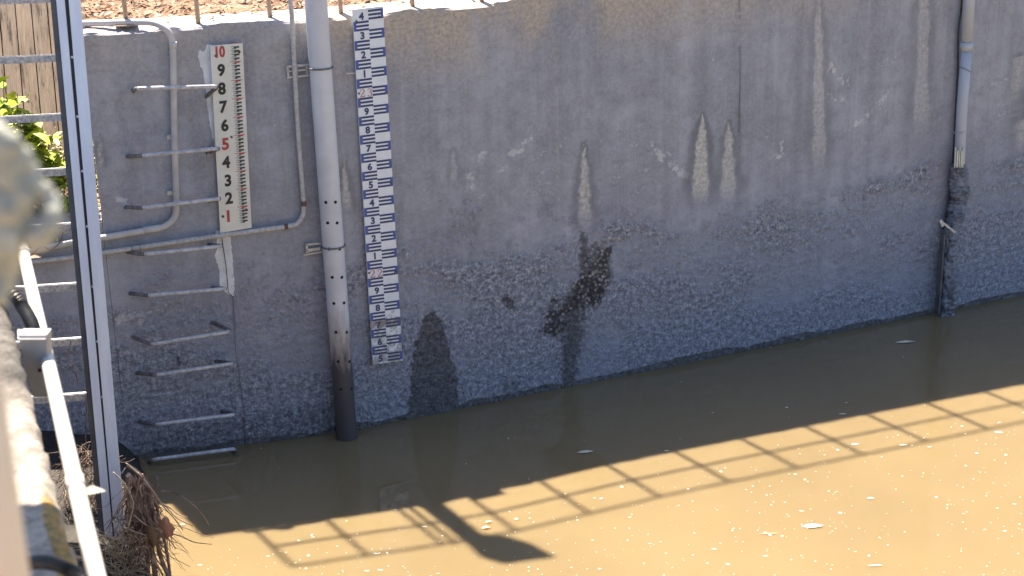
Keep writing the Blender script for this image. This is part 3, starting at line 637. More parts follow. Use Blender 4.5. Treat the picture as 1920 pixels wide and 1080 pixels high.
# box on top of the pipe (above the frame, its shadow lies on the water)
b = MB(); 
outl = [onz(x, y, 0)+TO_SUN/TO_SUN[2]*zt_ for x, y in [(864, 1008), (905, 1001), (955, 1006), (1000, 1020), (1042, 1044), (990, 1050), (945, 1057), (900, 1044)]]
b.add([q+np.array([0, 0, .012]) for q in outl]+[q-np.array([0, 0, .012]) for q in outl], [tuple(range(8)), tuple(range(15, 7, -1))]+[(i, i+8, (i+1) % 8+8, (i+1) % 8) for i in range(8)]); b.build('cover_plate', M['galv'], bp)

# ---------------------------------------------------------------- conduits on the wall
def conduit(name, pts, r, mat, label, off=.028, gs=()):
    P = smooth_path([onwall(x, y, o_ if o_ is not None else off) for (x, y, o_) in pts], 5); o = empty(name, P[0], label, 'conduit')
    b = MB(); b.tube(P, r, 14); b.build('tube', mat, o)
    for (xa, ya, xb, yb, k) in gs:
        b = MB(); b.tube([onwall(xa, ya, off), onwall(xb, yb, off)], r*k, 14); b.build('coupling', mat, o)
    return o
N_ = None
# along the wall top, over the edge and down
ct = [(152, 44), (200, 43), (250, 41.5), (288, 43)]
P = [np.append((lambda q: q[:2])(onz(x, y, Z_TOP+.018)), Z_TOP+.018) for x, y in ct]
P2 = [onwall(*q) for q in [(312, 56, .03), (322, 74, .03), (324.5, 100, .03), (325.5, 160, .03), (326.5, 220, .03), (328, 290, .03), (330, 350, .03), (331, 385, .03), (327, 408, .03), (312, 422, .03), (298, 427, .03), (250, 436, .03), (190, 446, .03), (130, 456, .03), (60, 470, .03), (-60, 486, .03)]]
P = smooth_path(P+P2, 5); co = empty('conduit', P2[-1], 'thicker conduit bending over the wall top, down past the step irons and left', 'conduit', 'conduits fixed to the wall')
b = MB(); b.tube(P, .0165, 16); b.build('tube', M['conduit'], co)
for (xa, ya, xb, yb) in [(324.6, 78, 325, 90), (332, 372, 331.5, 384), (270, 432, 300, 427)]:
    b = MB(); b.tube([onwall(xa, ya, .03), onwall(xb, yb, .03)], .0185, 16); b.build('coupling', M['conduit'], co)
for (x, y) in [(316, 257), (316, 362)]:
    b = MB(); b.bar(onwall(x-3, y, .012), onwall(x+10, y-1, .012), (0, 0, 1), .01, .022); b.build('clip', M['zinc'], co)
pts = [(541, -60, .03), (545, 0, .03), (549, 60, .03), (554, 160, .03), (560, 260, .03), (567, 350, .03), (569.5, 388, .03), (567, 405, .03), (558, 418, .03), (540, 424, .03), (440, 438, .03), (340, 452, .03), (240, 467, .03), (190, 474, .03), (130, 483, .03), (60, 491, .03), (-60, 505, .03)]
P = smooth_path([onwall(*q) for q in pts], 5); P = [P[0]+(P[0]-P[3])/np.linalg.norm(P[0]-P[3])*.62]+P
co = empty('conduit', P[-1], 'thin conduit dropping beside the thick pipe and bending left under the boards', 'conduit', 'conduits fixed to the wall')
b = MB(); b.tube(P, .0125, 14); b.build('tube', M['conduit_old'], co)
for (xa, ya, xb, yb) in [(569.4, 377, 569.6, 386), (533, 425, 540, 424)]:
    b = MB(); b.tube([onwall(xa, ya, .03), onwall(xb, yb, .03)], .0142, 14); b.build('coupling', M['irondark'], co)
for (x, y) in [(247, 467), (263, 464)]:
    b = MB(); p = onwall(x, y, .03); u = np.append(nA, 0); b.tube([p+.0155*(math.cos(t)*np.array([0, 0, 1])+math.sin(t)*u) for t in np.linspace(0, PI*2, 14)], .002, 6); b.build('tie', M['wire'], co)

# ---------------------------------------------------------------- step irons
irons = [((255, 166), (409, 162), (249, 171), (384, 183), 'topmost step iron, reaching the 8 on the cream board'),
 ((266, 292), (413, 278), (236, 294), (386, 287), 'step iron reaching the red 5 on the cream board'),
 ((266, 390), (415, 372), (231, 388), (388, 377), 'step iron reaching the 2 on the cream board'),
 ((270, 477), (419, 461), (236, 472), (388, 459), 'step iron just under the lower conduit'),
 ((277, 554), (426, 541), (240, 550), (394, 540), 'step iron across the lower tip of the peeling white paint'),
 ((283, 646), (434, 621), (245, 630), (392, 602), 'step iron with both bent arms showing, middle of the lower half'),
 ((293, 703), (440, 681), (252, 699), (400, 677), 'step iron above a small dark blotch on the wall, with both arms short'),
 ((291, 796), (443, 777), (257, 790), (412, 771), 'step iron second from the water, dark and rusty'),
 ((285, 862), (443, 841), (270, 872), (429, 863), 'lowest step iron, lying right at the waterline')]
for (a_, c_, la, ra, lab) in irons:
    A0, A1, L0, R0 = onwall(*a_, .13), onwall(*c_, .13), onwall(*la, -.02), onwall(*ra, -.02)
    o = empty('step_iron', (L0+R0)/2, lab, 'step iron', 'step irons set in the wall')
    def cor(A, B, C, r=.022): 
        u = (A-B)/np.linalg.norm(A-B); w = (C-B)/np.linalg.norm(C-B); return [B+u*r, B+u*r*.35+w*r*.35, B+w*r]
    path = [L0]+cor(L0, A0, A1)+cor(A0, A1, R0)+[R0]
    b = MB(); b.tube(path[2:-2], .0105, 12); b.build('bar', M['iron'], o)
    b = MB(); b.tube(path[:3], .0105, 12); b.build('arm', M['armiron'], o)
    b = MB(); b.tube(path[-3:], .0105, 12); b.build('arm', M['armiron'], o)
# cords caught on the irons
def strands(name, lst, r, mat, label, cat, f=lambda x, y: onwall(x, y, .03)):
    b = MB()
    for pts in lst: b.tube(smooth_path([f(*p) for p in pts], 5), r, 5)
    return tag(b.build(name, mat), label, cat)
strands('cord', [[(384, 180), (362, 195), (353, 215), (356, 228), (360, 210), (372, 192)], [(378, 184), (374, 215), (376, 245), (384, 262), (384, 290), (385, 322), (381, 335)], [(386, 262), (392, 300), (398, 345), (401, 368)]], .0022, M['cord'],
        'frayed cord dangling from the topmost step iron beside the cream board', 'cord')
strands('dry_vine', [[(226, 182), (219, 200), (238, 235), (243, 280), (252, 310), (262, 340), (266, 362)], [(250, 170), (235, 176), (226, 184)]], .0018, M['cord'], 'thin dry vine running down the wall left of the conduit', 'vine')
b = MB(); b.tube([onwall(437, 555, .006), onwall(439, 600, .006), onwall(442, 660, .006), onwall(458, 775, .006), onwall(460, 838, .006)], .0008, 5)
b.tube([onwall(414, 434, .012), onwall(424, 500, .012), onwall(428, 548, .012), onwall(436, 556, .008)], .0022, 5)
tag(b.build('wire', M['ink']), 'thin dark wire hanging below the cream board to the waterline', 'wire')
b = MB(); b.bar(onwall(649, 138, .02), onwall(668, 137, .02), (0, 0, 1), .004, .006); tag(b.build('metal_tab', M['zinc']), 'small metal strip sticking out left of the staff beside its 1', 'bracket')

# ---------------------------------------------------------------- right pipe with wrapped foot
rp = empty('cable_duct', onwall(1775, 588), 'slim grey upright pipe at the right with dark plastic wrapped around its foot', 'pipe')
OR = .06
def RW(x, y, o=OR): return onwall(x, y, o)
P = [RW(1821, -120), RW(1818, -20), RW(1812, 90)]; b = MB(); b.tube(P, .038, 24); b.build('upper_tube', M['pipe'], rp)
P = [RW(1812, 78), RW(1812, 94)]; b = MB(); b.tube(P, .041, 24); b.build('collar', M['pipe'], rp)
P = [RW(1812, 92), RW(1804, 200), RW(1799, 300), RW(1797, 330)]; b = MB(); b.tube(P, .035, 24); b.build('lower_tube', M['pipe'], rp)
b = MB(); b.tube([RW(1800, 246)+.038*(math.cos(t)*np.append(dB, 0)+math.sin(t)*np.append(nB, 0))+np.array([0, 0, .01*math.cos(t)]) for t in np.linspace(0, 2*PI, 20)], .003, 6); b.build('white_tie', M['zinc'], rp)
b = MB(); b.tube([RW(1808, 130)+.038*(math.cos(t)*np.append(dB, 0)+math.sin(t)*np.append(nB, 0))+np.array([0, 0, -.02*math.cos(t)]) for t in np.linspace(0, 2*PI, 20)], .002, 6); b.build('wire_tie', M['wire'], rp)
b = MB()                                        # torn pale tape strips at the wrap's mouth
for k, x in enumerate([1791, 1795, 1799, 1803, 1806]):
    y0 = 276+6*(k % 2); b.bar(RW(x+1, y0, OR+.042), RW(x-1, 314, OR+.05), np.append(nB, .1), .008+.003*(k % 2), .003)
b.build('torn_tape', M['paleleaf'], rp)
def wrap(path, radii, name, mat, seed, amp=.16, fold=7):
    n = 40; P = smooth_path(path, 12); R = np.interp(np.linspace(0, 1, len(P)), np.linspace(0, 1, len(radii)), radii); u = np.append(dB, 0); w = np.append(nB, 0); vs = []
    for i, p in enumerate(P):
        for k in range(n):
            t = 2*PI*k/n; nn = float(vnoise(np.array(k*fold/n+.3*math.sin(i*.25)), np.array(i*.13), seed)); n2 = float(vnoise(np.array(k*.55), np.array(i*.42), seed+3))
            n3 = float(vnoise(np.array(k*.35+i*.12), np.array(i*1.1), seed+7)); r = R[i]*(1+amp*2*(nn-.5)+amp*1.3*(n2-.5)+amp*1.5*(n3-.5)); vs.append(p+r*(1.0*math.cos(t)*u+.8*math.sin(t)*w))
    fs = [(i*n+k, i*n+(k+1) % n, (i+1)*n+(k+1) % n, (i+1)*n+k) for i in range(len(P)-1) for k in range(n)]
    b = MB(); b.add(vs, fs, False); b.f.append(tuple(range(n))); b.m.append(0); b.sm.append(False); return b.build(name, mat, rp)
wrap([RW(1797, 308), RW(1799, 330), RW(1800, 360), RW(1795, 392), RW(1790, 415), RW(1782, 432)], [.05, .062, .068, .068, .058, .042], 'plastic_wrap', M['wrap'], 5, .18)
wrap([RW(1782, 430), RW(1782, 460), RW(1779, 500), RW(1778, 545), RW(1777, 592)], [.040, .046, .050, .054, .052], 'wrap_skirt', M['wrap'], 9, .22)
b = MB(); b.bar(RW(1766, 416, .13), RW(1791, 436, .13), (0, 0, 1), .006, .014); b.bar(RW(1763, 413, .13), RW(1768, 424, .13), (0, 0, 1), .01, .02); b.build('tie_band', M['zinc'], rp)
b = MB(); b.bar(onwall(1768, 438, .07), onwall(1757, 588, .07), np.append(nB, 0), .012, .04); b.bar(onwall(1772, 438, .03), onwall(1762, 588, .03), np.append(nB, 0), .03, .02); b.build('angle_iron', M['rail_dark'], rp)
strands('cable', [[(1806, -60), (1803, 10), (1797, 60), (1796, 130), (1792, 200), (1789, 260), (1784, 330), (1776, 400), (1768, 430)]], .006, M['black'], 'thin black cable running down left of the slim right pipe', 'cable')

# ---------------------------------------------------------------- ladder
Lt, Lb = onY(148, 0, 6.85), onY(250, 1120, 6.25)   # near edge of the wide rail
def lad(px_t, px_b, t, dx=0.0):                       # point along a rail given its pixel x at top and bottom
    T = onY(px_t, 0, 6.85); B = onY(px_b, 1120, 6.25); return T+(B-T)*t
lo = empty('ladder', Lb, 'aluminium extension ladder with pale blue grey rails leaning at the left of the tall wall', 'ladder')
up_l = (Lt-Lb)/np.linalg.norm(Lt-Lb); ru = np.array([math.cos(math.radians(8)), math.sin(math.radians(8)), 0]); fr = np.cross(ru, up_l); fr = -fr if fr[1] > 0 else fr
def railbar(xt0, xt1, xb0, xb1, t0, t1, depth, th, mat, name, setb=0.0):
    cT0, cT1 = lad(xt0, xb0, 0), lad(xt1, xb1, 0); c0 = (lad(xt0, xb0, t0)+lad(xt1, xb1, t0))/2; c1 = (lad(xt0, xb0, t1)+lad(xt1, xb1, t1))/2
    w = np.linalg.norm(lad(xt0, xb0, .5)-lad(xt1, xb1, .5)); b = MB(); s_ = -fr*setb
    b.bar(c0+s_-fr*depth/2, c1+s_-fr*depth/2, fr, w, depth); return b.build(name, mat, lo)
# positions: dark strip 97..109 at y90, light 109..123, gap, wide 128..149 (top) ; bottom: dark ~190..205, light 205..218, wide 222..241
railbar(129, 150, 224.5, 245, -.12, 1.02, .012, .0, M['alu'], 'outer_rail')
railbar(133, 147, 228, 242, -.12, 1.02, .055, .0, M['rail_dark'], 'rail_web', .0125)
railbar(106, 121.5, 208, 222, -.12, .925, .012, .0, M['alu'], 'inner_rail', -.012)
railbar(94, 108, 196, 210, -.12, 1.02, .02, .0, M['rail_dark'], 'inner_rail_side', .012)
railbar(110, 127, 212, 226, -.12, 1.02, .01, .0, M['rail_dark'], 'rail_channel', .03)
yr = [-12, 95, 203, 303, 405, 517, 620, 725]
for y in yr:
    t = (y+8)/1120.; p = (lad(103, 205, t)); q = p-ru*.40
    p = p-fr*.035; q = q-fr*.035
    b = MB(); b.bar(p, q, (0, 0, 1), .034, .030); k = 9
    for i in range(-4, 5): b.bar(p+fr*.0035*i+np.array([0, 0, .0155]), q+fr*.0035*i+np.array([0, 0, .0155]), (0, 0, 1), .0018, .003)
    b.build('rung', M['rung'], lo)
    b = MB(); c = lad(126, 225, t); b.tube([c-fr*.0, c+fr*.004], .006, 10); b.build('rivet', M['aluw'], lo)
o_ = -ru*.42
for nm, a0, a1, d_, st, mt in (('outer_rail', 100, 118, .012, .0, 'alu'), ('rail_web', 103, 115, .055, .0125, 'rail_dark')):
    c0 = (lad(a0, a0+96, -.12)+lad(a1, a1+96, -.12))/2+o_; c1 = (lad(a0, a0+96, 1.02)+lad(a1, a1+96, 1.02))/2+o_
    b = MB(); b.bar(c0-fr*(st+d_/2), c1-fr*(st+d_/2), fr, .05 if d_ < .05 else .03, d_); b.build(nm, M[mt], lo)
c = lad(235, 235, .985); 

# ---------------------------------------------------------------- debris at the ladder foot, mud
def LD(x, y, d=0.0): return onY(x, y, 6.16-d)
b = MB(); vs = []; fs = []; ni, nj = 50, 60
for i in range(ni+1):
    for j in range(nj+1):
        y = 5.2+2.3*j/nj; xr = -1.72-.20*(y-6.2)+.12*(float(vnoise(np.array(y*4.0), np.array(1.5), 2))-.5); x = xr-1.5*i/ni
        vs.append((x, y, -.03+.20*min(1, i/ni*5)**.7+.07*float(vnoise(np.array(x*9.0), np.array(y*9.0), 4))*min(1, i*.3)))
for i in range(ni):
    for j in range(nj): q = i*(nj+1)+j; fs.append((q, q+nj+1, q+nj+2, q+1))
b.add(vs, [f[::-1] for f in fs], True); tag(b.build('bank', M['mud']), 'dark muddy bank in the corner left of the ladder', 'bank', kind='structure')
dr = empty('debris_tangle', LD(265, 1070), 'tangled brown roots and dry stems caught on the ladder foot over the water', 'debris')
b = MB()
for i in range(230):
    x0 = random.gauss(262, 17); y0 = random.uniform(885, 1000); x0 = max(238, x0-(1000-y0)*.05); ln = random.uniform(40, 150); d0 = random.uniform(-.12, .12); a_ = random.gauss(.12, .35)
    pts = []; x, y = x0, y0; 
    for k in range(6): pts.append(LD(x, min(y, 1105), d0+random.uniform(-.02, .02))); x += ln/5*math.sin(a_)+random.gauss(0, 3); y += ln/5*math.cos(a_); a_ += random.gauss(0, .35)
    r = random.choice([.0016, .002, .0028, .004]); b.tube(smooth_path(pts, 3), [r*(1-.6*q/15) for q in range(16)], 5)
for pts, r in [([(238, 872), (262, 890), (280, 925), (290, 980), (300, 1040), (318, 1085)], .010), ([(240, 890), (268, 930), (275, 990), (286, 1040), (292, 1090)], .013), ([(246, 905), (258, 960), (272, 1010), (280, 1095)], .008), ([(262, 895), (284, 925), (296, 960), (300, 1000)], .007), ([(270, 975), (300, 995), (312, 1030), (320, 1088)], .007)]:
    b.tube(smooth_path([LD(x, y, random.uniform(0, .05)) for x, y in pts], 6), r, 7)
b.build('roots', M['root'], dr)
b = MB()
for i in range(150):
    x, y = random.gauss(225, 22), random.uniform(1010, 1085); a_ = random.gauss(0, .9); ln = random.uniform(20, 60); pts = [LD(x, y, .1)]
    for k in range(4): x += ln/4*math.sin(a_); y -= ln/4*math.cos(a_)*.8; a_ += random.gauss(0, .3); pts.append(LD(x, y, .1+random.uniform(-.02, .02)))
    b.tube(pts, .0016, 4)
for pts in [[(236, 868), (255, 884), (258, 888)], [(212, 885), (232, 905), (246, 930), (250, 950), (240, 990)], [(235, 990), (262, 1000), (295, 1010), (308, 1020)], [(250, 965), (275, 985), (298, 992)]]:
    b.tube(smooth_path([LD(x, y, .12) for x, y in pts], 4), .003, 5)
b.build('dry_stems', M['straw'], dr)
b = MB(); b.tube(smooth_path([LD(258, 885, .1), LD(283, 915, .1), LD(305, 948, .1), LD(325, 970, .1), LD(343, 994, .1)], 4), [.0028]*16+[.0018], 6)
tag(b.build('twig', M['straw']), 'straight straw coloured twig sticking out of the tangle over the water', 'twig')
def curl_leaf(name, c, s, rx, label, mat, cat='leaf', pts=None):
    b = MB(); n = 9; vs = []
    for i in range(n):
        for j in range(n):
            u, v = i/(n-1)*2-1, j/(n-1)*2-1; w = math.sqrt(max(0, 1-u*u*.92)); x = v*w*.72
            vs.append(np.array(c)+s*np.array([x*(1+.25*math.sin(7*u+2))+.18*u, -.45*math.cos(x*3.0)+.2*u*u, -u*1.15+.22*math.sin(6*x)+.15*math.sin(11*v)]))
    b.add(vs, [(i*n+j, i*n+j+1, (i+1)*n+j+1, (i+1)*n+j) for i in range(n-1) for j in range(n-1)], True); return tag(b.build(name, mat), label, cat)
curl_leaf('dead_leaf', LD(312, 988, .15), .042, 0, 'curled reddish brown leaf hanging at the right edge of the tangle', M['leafbrown'])
curl_leaf('dead_leaf', LD(286, 1002, .12), .045, 0, 'darker drooping dead leaf in the middle of the tangle', M['litter3'])
# dry weeds left of the ladder
b = MB()
def LW(x, y, d=0.0): return onY(x, y, 6.55-d)
for i in range(420):
    b.slot = random.choice([0, 1, 1, 1, 2]); x, y = random.uniform(118, 205), random.uniform(830, 1075); a_ = random.gauss(0, .8); ln = random.uniform(30, 90); pts = [LW(x, y)]
    for k in range(5): x += ln/5*math.sin(a_); y += ln/5*math.cos(a_); a_ += random.gauss(0, .3); pts.append(LW(x, min(y, 1080), random.uniform(0, .05)))
    b.tube(pts, .0014, 4)
for pts in [[(140, 850), (160, 832), (175, 828)], [(150, 870), (170, 850), (186, 835)], [(165, 860), (150, 900), (148, 950)], [(133, 640), (128, 668), (138, 690), (146, 716)], [(160, 738), (162, 770), (160, 800), (162, 840)]]:
    b.tube(smooth_path([LW(x, y, .1) for x, y in pts], 4), .0026, 5)
tag(b.build('dry_weeds', [M['straw'], M['root'], M['litter3']]), 'dry straggly weeds hanging in the dark gap left of the ladder', 'weeds')

# ---------------------------------------------------------------- plants behind the low wall
def bed(s, t): return wp(s, -t, Z_LOW)
def plant(px_, py_, h, n, size, label, seed, mat='green', t=.35):
    random.seed(seed); base = onwall(px_, 410, -t); base = np.array([base[0], base[1], Z_LOW-.02]); o = empty('leafy_plant', base, label, 'plant', 'plants growing behind the low wall')
    st = MB(); fo = MB()
    for k in range(n):
        top = base+np.array([random.gauss(0, .09), random.uniform(-.12, .08), h*random.uniform(.3, 1.0)]); m_ = (base+top)/2+np.array([random.gauss(0, .03), 0, .03])
        st.tube(smooth_path([base, m_, top], 4), .0028, 5)
        for q in range(13):
            c = base+(top-base)*random.uniform(.45, 1)+np.array([random.gauss(0, .035), random.gauss(0, .03), random.gauss(0, .02)])
            leaf(fo, c, size*random.uniform(.6, 1.25), random.uniform(0, 6.3), random.uniform(-.7, .3), random.uniform(-.4, .4), 0, random.uniform(.45, .7), .25)
    st.build('stem', M['stem'], o); fo.build('foliage', M[mat], o)
plant(12, 0, .72, 9, .10, 'leafy plant at the far left edge with yellow green leaves', 11)
plant(62, 0, .66, 14, .10, 'tallest yellow green plant, its leaves in front of the plank fence', 31)
plant(28, 0, .50, 12, .11, 'broad leaved plant half hidden by the top of the rope knot', 32)
plant(92, 0, .30, 12, .075, 'short bushy plant just above the third ladder rung', 33)
plant(45, 0, .58, 9, .10, 'leafy plant with broad leaves just right of the rope knot top', 12)
plant(78, 0, .50, 10, .085, 'bright green plant between the knot and the ladder rails', 13)
plant(100, 0, .42, 6, .07, 'small bright plant close against the dark side of the ladder', 14)
plant(112, 0, .17, 4, .07, 'low sprig at the ladder rail just above the rung', 15, t=.2)
random.seed(21)
b = MB()
for i in range(3600):
    s = random.uniform(S_CORNER-1.6, S_CORNER+.1); t = random.uniform(.08, .66); h = (.36 if s > S_CORNER-.62 else .2)*random.random()*min(1, t/.16)
    leaf(b, wp(s, -t, Z_LOW+h), random.uniform(.014, .032), random.uniform(0, 6.3), random.uniform(-.6, .6), random.uniform(-.6, .6), random.choice([0, 0, 0, 1, 2]), .5)
tag(b.build('ground_cover', [M['greend'], M['litter2'], M['litter3']]), 'small leaved ground cover and litter along the low wall top', 'ground cover', kind='stuff')
b = MB(); 
for (x, y) in [(116, 430), (121, 436), (112, 433), (131, 460), (107, 449)]: leaf(b, onwall(x, y, .05), .035, random.uniform(0, 6), -.3, .3, 0, .5)
b.slot = 1; b.tube(smooth_path([onwall(118, 436, .05), onwall(112, 455, .05), (onwall(95, 468, .06)), onwall(78, 462, .05), onwall(60, 478, .05)], 5), .003, 5)
tag(b.build('creeper', [M['green'], M['leafbrown']]), 'thin creeper with a bright green tip hanging over the low wall', 'creeper')

# ---------------------------------------------------------------- near wall, its pipe and fittings
ZN = 2.32
e0, e1 = onz(-14, 470, ZN)[:2], onz(152, 1085, ZN)[:2]; dN = (e0-e1)/np.linalg.norm(e0-e1); mN = np.array([dN[1], -dN[0]])   # mN: towards the water
def nwp(l, off, z): p = e1+dN*l+mN*off; return np.array([p[0], p[1], z])
nl, nw = 260, 60; L0_, L1_ = -2.2, 3.35; vs = []; fs = []; moss = []
for i in range(nl+1):
    l = L0_+(L1_-L0_)*i/nl
    for j in range(nw+1):
        o_ = -.5*(1-j/nw); ed = max(0, 1-abs(o_)/.03); n1 = float(vnoise(np.array(l*8.), np.array(o_*8.), 5)); n2 = float(vnoise(np.array(l*30.), np.array(o_*30.), 6)); n3 = float(vnoise(np.array(l*75.), np.array(o_*75.), 7))
        vs.append(nwp(l, o_+(n2-.5)*.008*ed, ZN+(n1-.5)*.012+(n2-.5)*.008+(n3-.5)*.006-.02*ed*ed)); moss.append(max(0, min(1, 1.1-abs(o_+.018)/.026))*max(0, min(1, (.42-l)*6))*.85+.1*n1)
for i in range(nl):
    for j in range(nw): q = i*(nw+1)+j; fs.append((q, q+nw+1, q+nw+2, q+1))
b = MB(); b.add(vs, fs, True); tot = len(vs)
lowr = [nwp(L0_+(L1_-L0_)*i/nl, .005, -.3) for i in range(nl+1)]; b.v += [tuple(q) for q in lowr]
for i in range(nl): q = (i+1)*(nw+1)-1; b.f.append((q, q+nw+1, tot+i+1, tot+i)); b.m.append(0); b.sm.append(False)
b.add([nwp(L1_, 0, ZN-.02), nwp(L1_, -.5, ZN-.02), nwp(L1_, -.5, -.3), nwp(L1_, 0, -.3)], [(0, 1, 2, 3)])
b.add([nwp(L0_, -.5, ZN-.02), nwp(L1_, -.5, ZN-.02), nwp(L1_, -.5, -.3), nwp(L0_, -.5, -.3)], [(0, 3, 2, 1)])
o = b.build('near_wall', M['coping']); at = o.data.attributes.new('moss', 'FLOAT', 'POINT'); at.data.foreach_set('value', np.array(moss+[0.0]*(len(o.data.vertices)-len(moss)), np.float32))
tag(o, 'mossy concrete wall top in the lower left foreground, sunlit and blurred', 'wall')
b = MB(); b.add([(-30, -25, 2.0), nwp(-30, -.52, 2.0), nwp(3.35, -.52, 2.0), (-30, 8, 2.0)], [(0, 1, 2, 3)]); tag(b.build('bank_ground', M['soil']), 'ground on the near side of the channel', 'ground', kind='structure')

def dN_(k): return np.array([dN[0]*k, dN[1]*k, 0])
def mN_(k): return np.array([mN[0]*k, mN[1]*k, 0])
def NP(x, y, z=2.27): return onz(x, y, z)
wpipe = empty('white_conduit', NP(183, 1090), 'bright white conduit running beside the mossy near wall', 'conduit')
p0, p1_ = NP(182, 1085), NP(39, 452)
b = MB(); dd = p1_-p0; b.tube([p0-dd*.25, p0, (p0+p1_)/2, p1_], .0155, 16); b.build('tube', M['whitepipe'], wpipe)
for t0, t1 in ((.17, .195), (.93, .95)):
    b = MB(); b.tube([p0+dd*t0, p0+dd*t1], .0175, 16); b.build('coupling', M['whitepipe'], wpipe)
# bracket box
c0 = NP(62, 690, 2.25); YB = c0[1]
br_ = empty('steel_bracket', c0, 'galvanised steel bracket box with one bolt hole on the white conduit', 'bracket')
def BY(x, y, d=0.0): return onY(x, y, YB-.02-d)
def slab(pts, d, depth, nm, mat, par):
    b = MB(); A_ = [BY(x, y, d) for x, y in pts]; B_ = [BY(x, y, d)+np.array([0, depth, 0]) for x, y in pts]; n = len(pts)
    b.add(A_+B_, [tuple(range(n))[::-1], tuple(range(n, 2*n))]+[(i, (i+1) % n, (i+1) % n+n, i+n) for i in range(n)]); return b.build(nm, mat, par)
slab([(34, 628), (87, 628), (90, 745), (62, 745), (50, 700)], 0, .04, 'front_plate', M['galv'], br_)
b = MB(); b.add([BY(33, 636, .012), BY(86, 636, .012), BY(86, 623, -.06), BY(33, 617, -.06), BY(33, 639, .012), BY(86, 639, .012), BY(86, 626, -.06), BY(33, 620, -.06)], [(0, 1, 2, 3), (4, 7, 6, 5), (0, 4, 5, 1), (1, 5, 6, 2), (2, 6, 7, 3), (3, 7, 4, 0)]); b.build('top_flange', M['galv'], br_)
b = MB(); h = BY(75, 694, .0); b.tube([h+np.array([0, .002, 0]), h-np.array([0, .002, 0])], .0042, 14); b.build('bolt_hole', M['hole'], br_)
def hose(pts, r, label):
    P = smooth_path(pts, 14); R = [r*(1+(.12 if k % 2 else -.06)) for k in range(len(P))]; b = MB(); b.tube(P, R, 16, smooth=False); return tag(b.build('corrugated_hose', M['black']), label, 'hose', 'black corrugated hoses on the near wall')
hose([NP(-20, 515, 2.36), NP(5, 532, 2.36), NP(22, 548, 2.36), NP(42, 575, 2.33), NP(58, 602, 2.31), NP(66, 628, 2.29)], .0145, 'black corrugated hose dropping to the steel bracket box')
hose([NP(40, 1060, 2.35), NP(70, 1054, 2.36), NP(100, 1057, 2.36), NP(128, 1068, 2.35), NP(150, 1083, 2.34), NP(165, 1105, 2.32)], .0105, 'black corrugated hose crossing the near wall at the bottom corner')
curl = MB(); leaf(curl, NP(168, 925, 2.26), .055, .1, .15, .2, 0, .45, .3); tag(curl.build('pale_leaf', M['paleleaf']), 'pale dry leaf caught between the white conduit and the ladder', 'leaf')
b = MB(); leaf(b, NP(62, 484, 2.27), .04, .1, .1, .2, 0, .4, .3); tag(b.build('pale_leaf', M['litter2']), 'pale dry leaf on the white conduit just under the rope knot', 'leaf')

G = onz(70, 1010, ZN); cb = G+TO_SUN/TO_SUN[2]*.75  # out-of-view box added to cast shade on the near wall top
ebx = empty('equipment_box', (cb[0], cb[1], ZN), 'grey equipment box on a short post, just outside the left edge over the near wall', 'box')
b = MB(); b.box(cb+np.array([0, 0, .1]), dN_(.13), mN_(.05), (0, 0, .1)); b.build('housing', M['galv'], ebx)
b = MB(); b.tube([np.array([cb[0], cb[1], ZN-.02])-mN_(.03), cb-mN_(.03)], .014, 12); b.build('stand', M['galv'], ebx)
# near post with the knotted rope (out of focus)
YP = .95
pr = empty('railing_post', onY(20, 1080, YP), 'blurred cream post at the extreme lower left, close to the lens', 'post')
ptop = onY(-28, 330, YP); pbt = onY(30, 1080, YP); axp = (pbt-ptop)
b = MB(); q0 = onY(28-16, 1080, YP); b.tube([onY(-8-16, 800, YP)*1.0+(np.array([0, 0, 1.0])*.45), np.array([onY(12, 1080, YP)[0], YP, 2.33])], .0135, 20)
b.v = []; b.f = []; b.m = []; b.sm = []
rpx = .0135; cpt = onY(57-rpx/ YP*F_PX*.94, 1080, YP); b.tube([np.array([cpt[0], YP, 2.30]), np.array([cpt[0], YP, 3.62])], rpx, 24); b.build('tube', M['cream'], pr)
kn = empty('rope_knot', onY(40, 370, YP-.03), 'blurred grey beige rope knot tied on the near post', 'rope')
def K(x, y, d=0.0): return onY(x, y, YP-.03-d)
for pts, r in [([(-40, 250), (-5, 262), (30, 300), (45, 340), (30, 380), (-10, 400), (-50, 390)], .0105), ([(-20, 300), (20, 340), (60, 345), (92, 372), (97, 410), (78, 438), (50, 436), (42, 405), (45, 365), (10, 330)], .0066),
               ([(-30, 340), (0, 380), (30, 420), (60, 445), (80, 440)], .008), ([(-30, 410), (-5, 440), (8, 480), (0, 520), (-20, 560)], .0105), ([(0, 420), (18, 450), (12, 490), (-10, 520)], .008), ([(-30, 270), (10, 300), (20, 350), (0, 400), (20, 430)], .0085)]:
    P = smooth_path([K(x, y, .006*math.sin(i*1.7)) for i, (x, y) in enumerate(pts)], 8); b = MB()
    b.tube(P, [r*(1+.09*math.sin(k*1.3)) for k in range(len(P))], 14); b.build('rope_strand', M['rope'], kn)

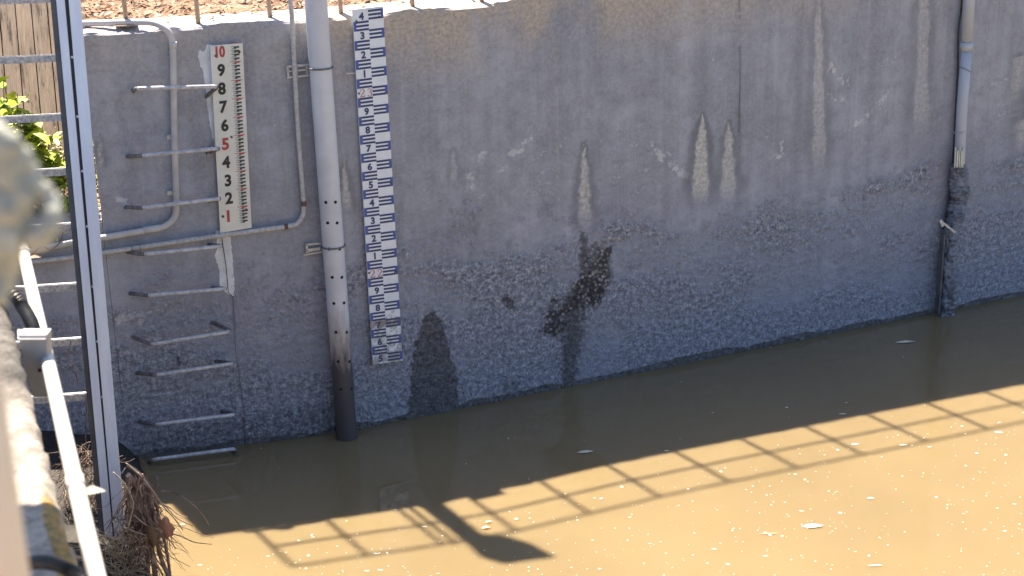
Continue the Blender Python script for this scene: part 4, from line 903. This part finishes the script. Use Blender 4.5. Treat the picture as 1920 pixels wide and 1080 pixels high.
# ---------------------------------------------------------------- things on the water
random.seed(5); b = MB()
def lit(px_, py_): return py_ > 1008-.186*(px_-430)
n = 0
while n < 650:
    x, y = random.uniform(300, 1980), random.uniform(560, 1100)
    if y < 862-.186*(x-230)+14: continue
    L_ = lit(x, y)
    if not L_ and random.random() > .05: continue
    if L_ and random.random() > .35+.65*max(0, min(1, float(vnoise(np.array(x/90.), np.array(y/45.), 3))*1.6-.3)): continue
    if L_ and y < 1048-.186*(x-430) and random.random() < .72: continue
    n += 1; p = onz(x, y, .0015); r = random.choice([.0012, .0015, .002, .0026, .0034]) if random.random() < .96 else .006
    k = 6; el = random.uniform(1, 1.8) if random.random() < .9 else 4; an = random.uniform(-.3, .3); rot = random.uniform(0, 6)
    b.add([p+np.array([r*el*math.cos(2*PI*i/k)*math.cos(an), r*math.sin(2*PI*i/k)*1.3+r*el*math.cos(2*PI*i/k)*math.sin(an), 0]) for i in range(k)]+[p+np.array([0, 0, r*.7])], [(i, (i+1) % k, k) for i in range(k)])
tag(b.build('foam_specks', M['specks']), 'tiny pale specks of foam and pollen floating on the water', 'foam', kind='stuff')
def floater(name, x, y, ln, w, yaw, mat, label, cat='leaf'):
    b = MB(); p = onz(x, y, .004); leaf(b, p, ln, yaw, .03, .05, 0, w/ln*2, .06); tag(b.build(name, mat), label, cat, 'leaves floating on the water')
floater('floating_leaf', 1697, 641, .13, .018, .05, M['paleleaf'], 'pale slender leaf floating in the shade near the right pipe')
floater('floating_leaf', 1097, 847, .085, .016, .1, M['paleleaf'], 'pale greenish leaf floating in the middle of the shaded water')
floater('floating_leaf', 1522, 986, .105, .018, .0, M['specks'], 'bright white leaf floating on the sunlit water at lower right')
floater('floating_leaf', 1580, 776, .05, .007, .0, M['paleleaf'], 'tiny pale sliver floating in the shade above the railing shadow')
floater('floating_leaf', 1250, 853-8, .03, .006, .0, M['specks'], 'tiny white sliver floating beside the edge of the wall shadow')
floater('floating_leaf', 968, 973, .02, .008, .3, M['specks'], 'white flake floating where the wide shadow crosses the railing shadow')
floater('floating_leaf', 1693, 834, .045, .007, .0, M['specks'], 'small white sliver just below the railing shadow at right')
floater('floating_leaf', 1640, 1060, .07, .006, .0, M['paleleaf'], 'thin pale straw floating at the bottom right')
floater('floating_leaf', 1440, 1000, .10, .004, .0, M['straw'], 'thin brown straw floating left of the bright white leaf')
floater('floating_leaf', 1632, 934, .035, .008, .0, M['specks'], 'short white flake right of the bright white leaf')
floater('floating_leaf', 342, 983, .02, .008, .0, M['specks'], 'short white flake beside the brown tangle')
b = MB(); leaf(b, onz(916, 978, .006), .03, .1, .1, 0, 0, .5); leaf(b, onz(911, 989, .006), .04, .1, .1, 0, 0, .5)  # orange flakes stand in for sun glints on the water
M['orange'] = simple('orange_wrapper', (.75, .42, .10), (.9, .6, .2), 30, .25, bump=0); tag(b.build('litter_scrap', M['orange']), 'small orange scrap floating by the wide shadow', 'litter')
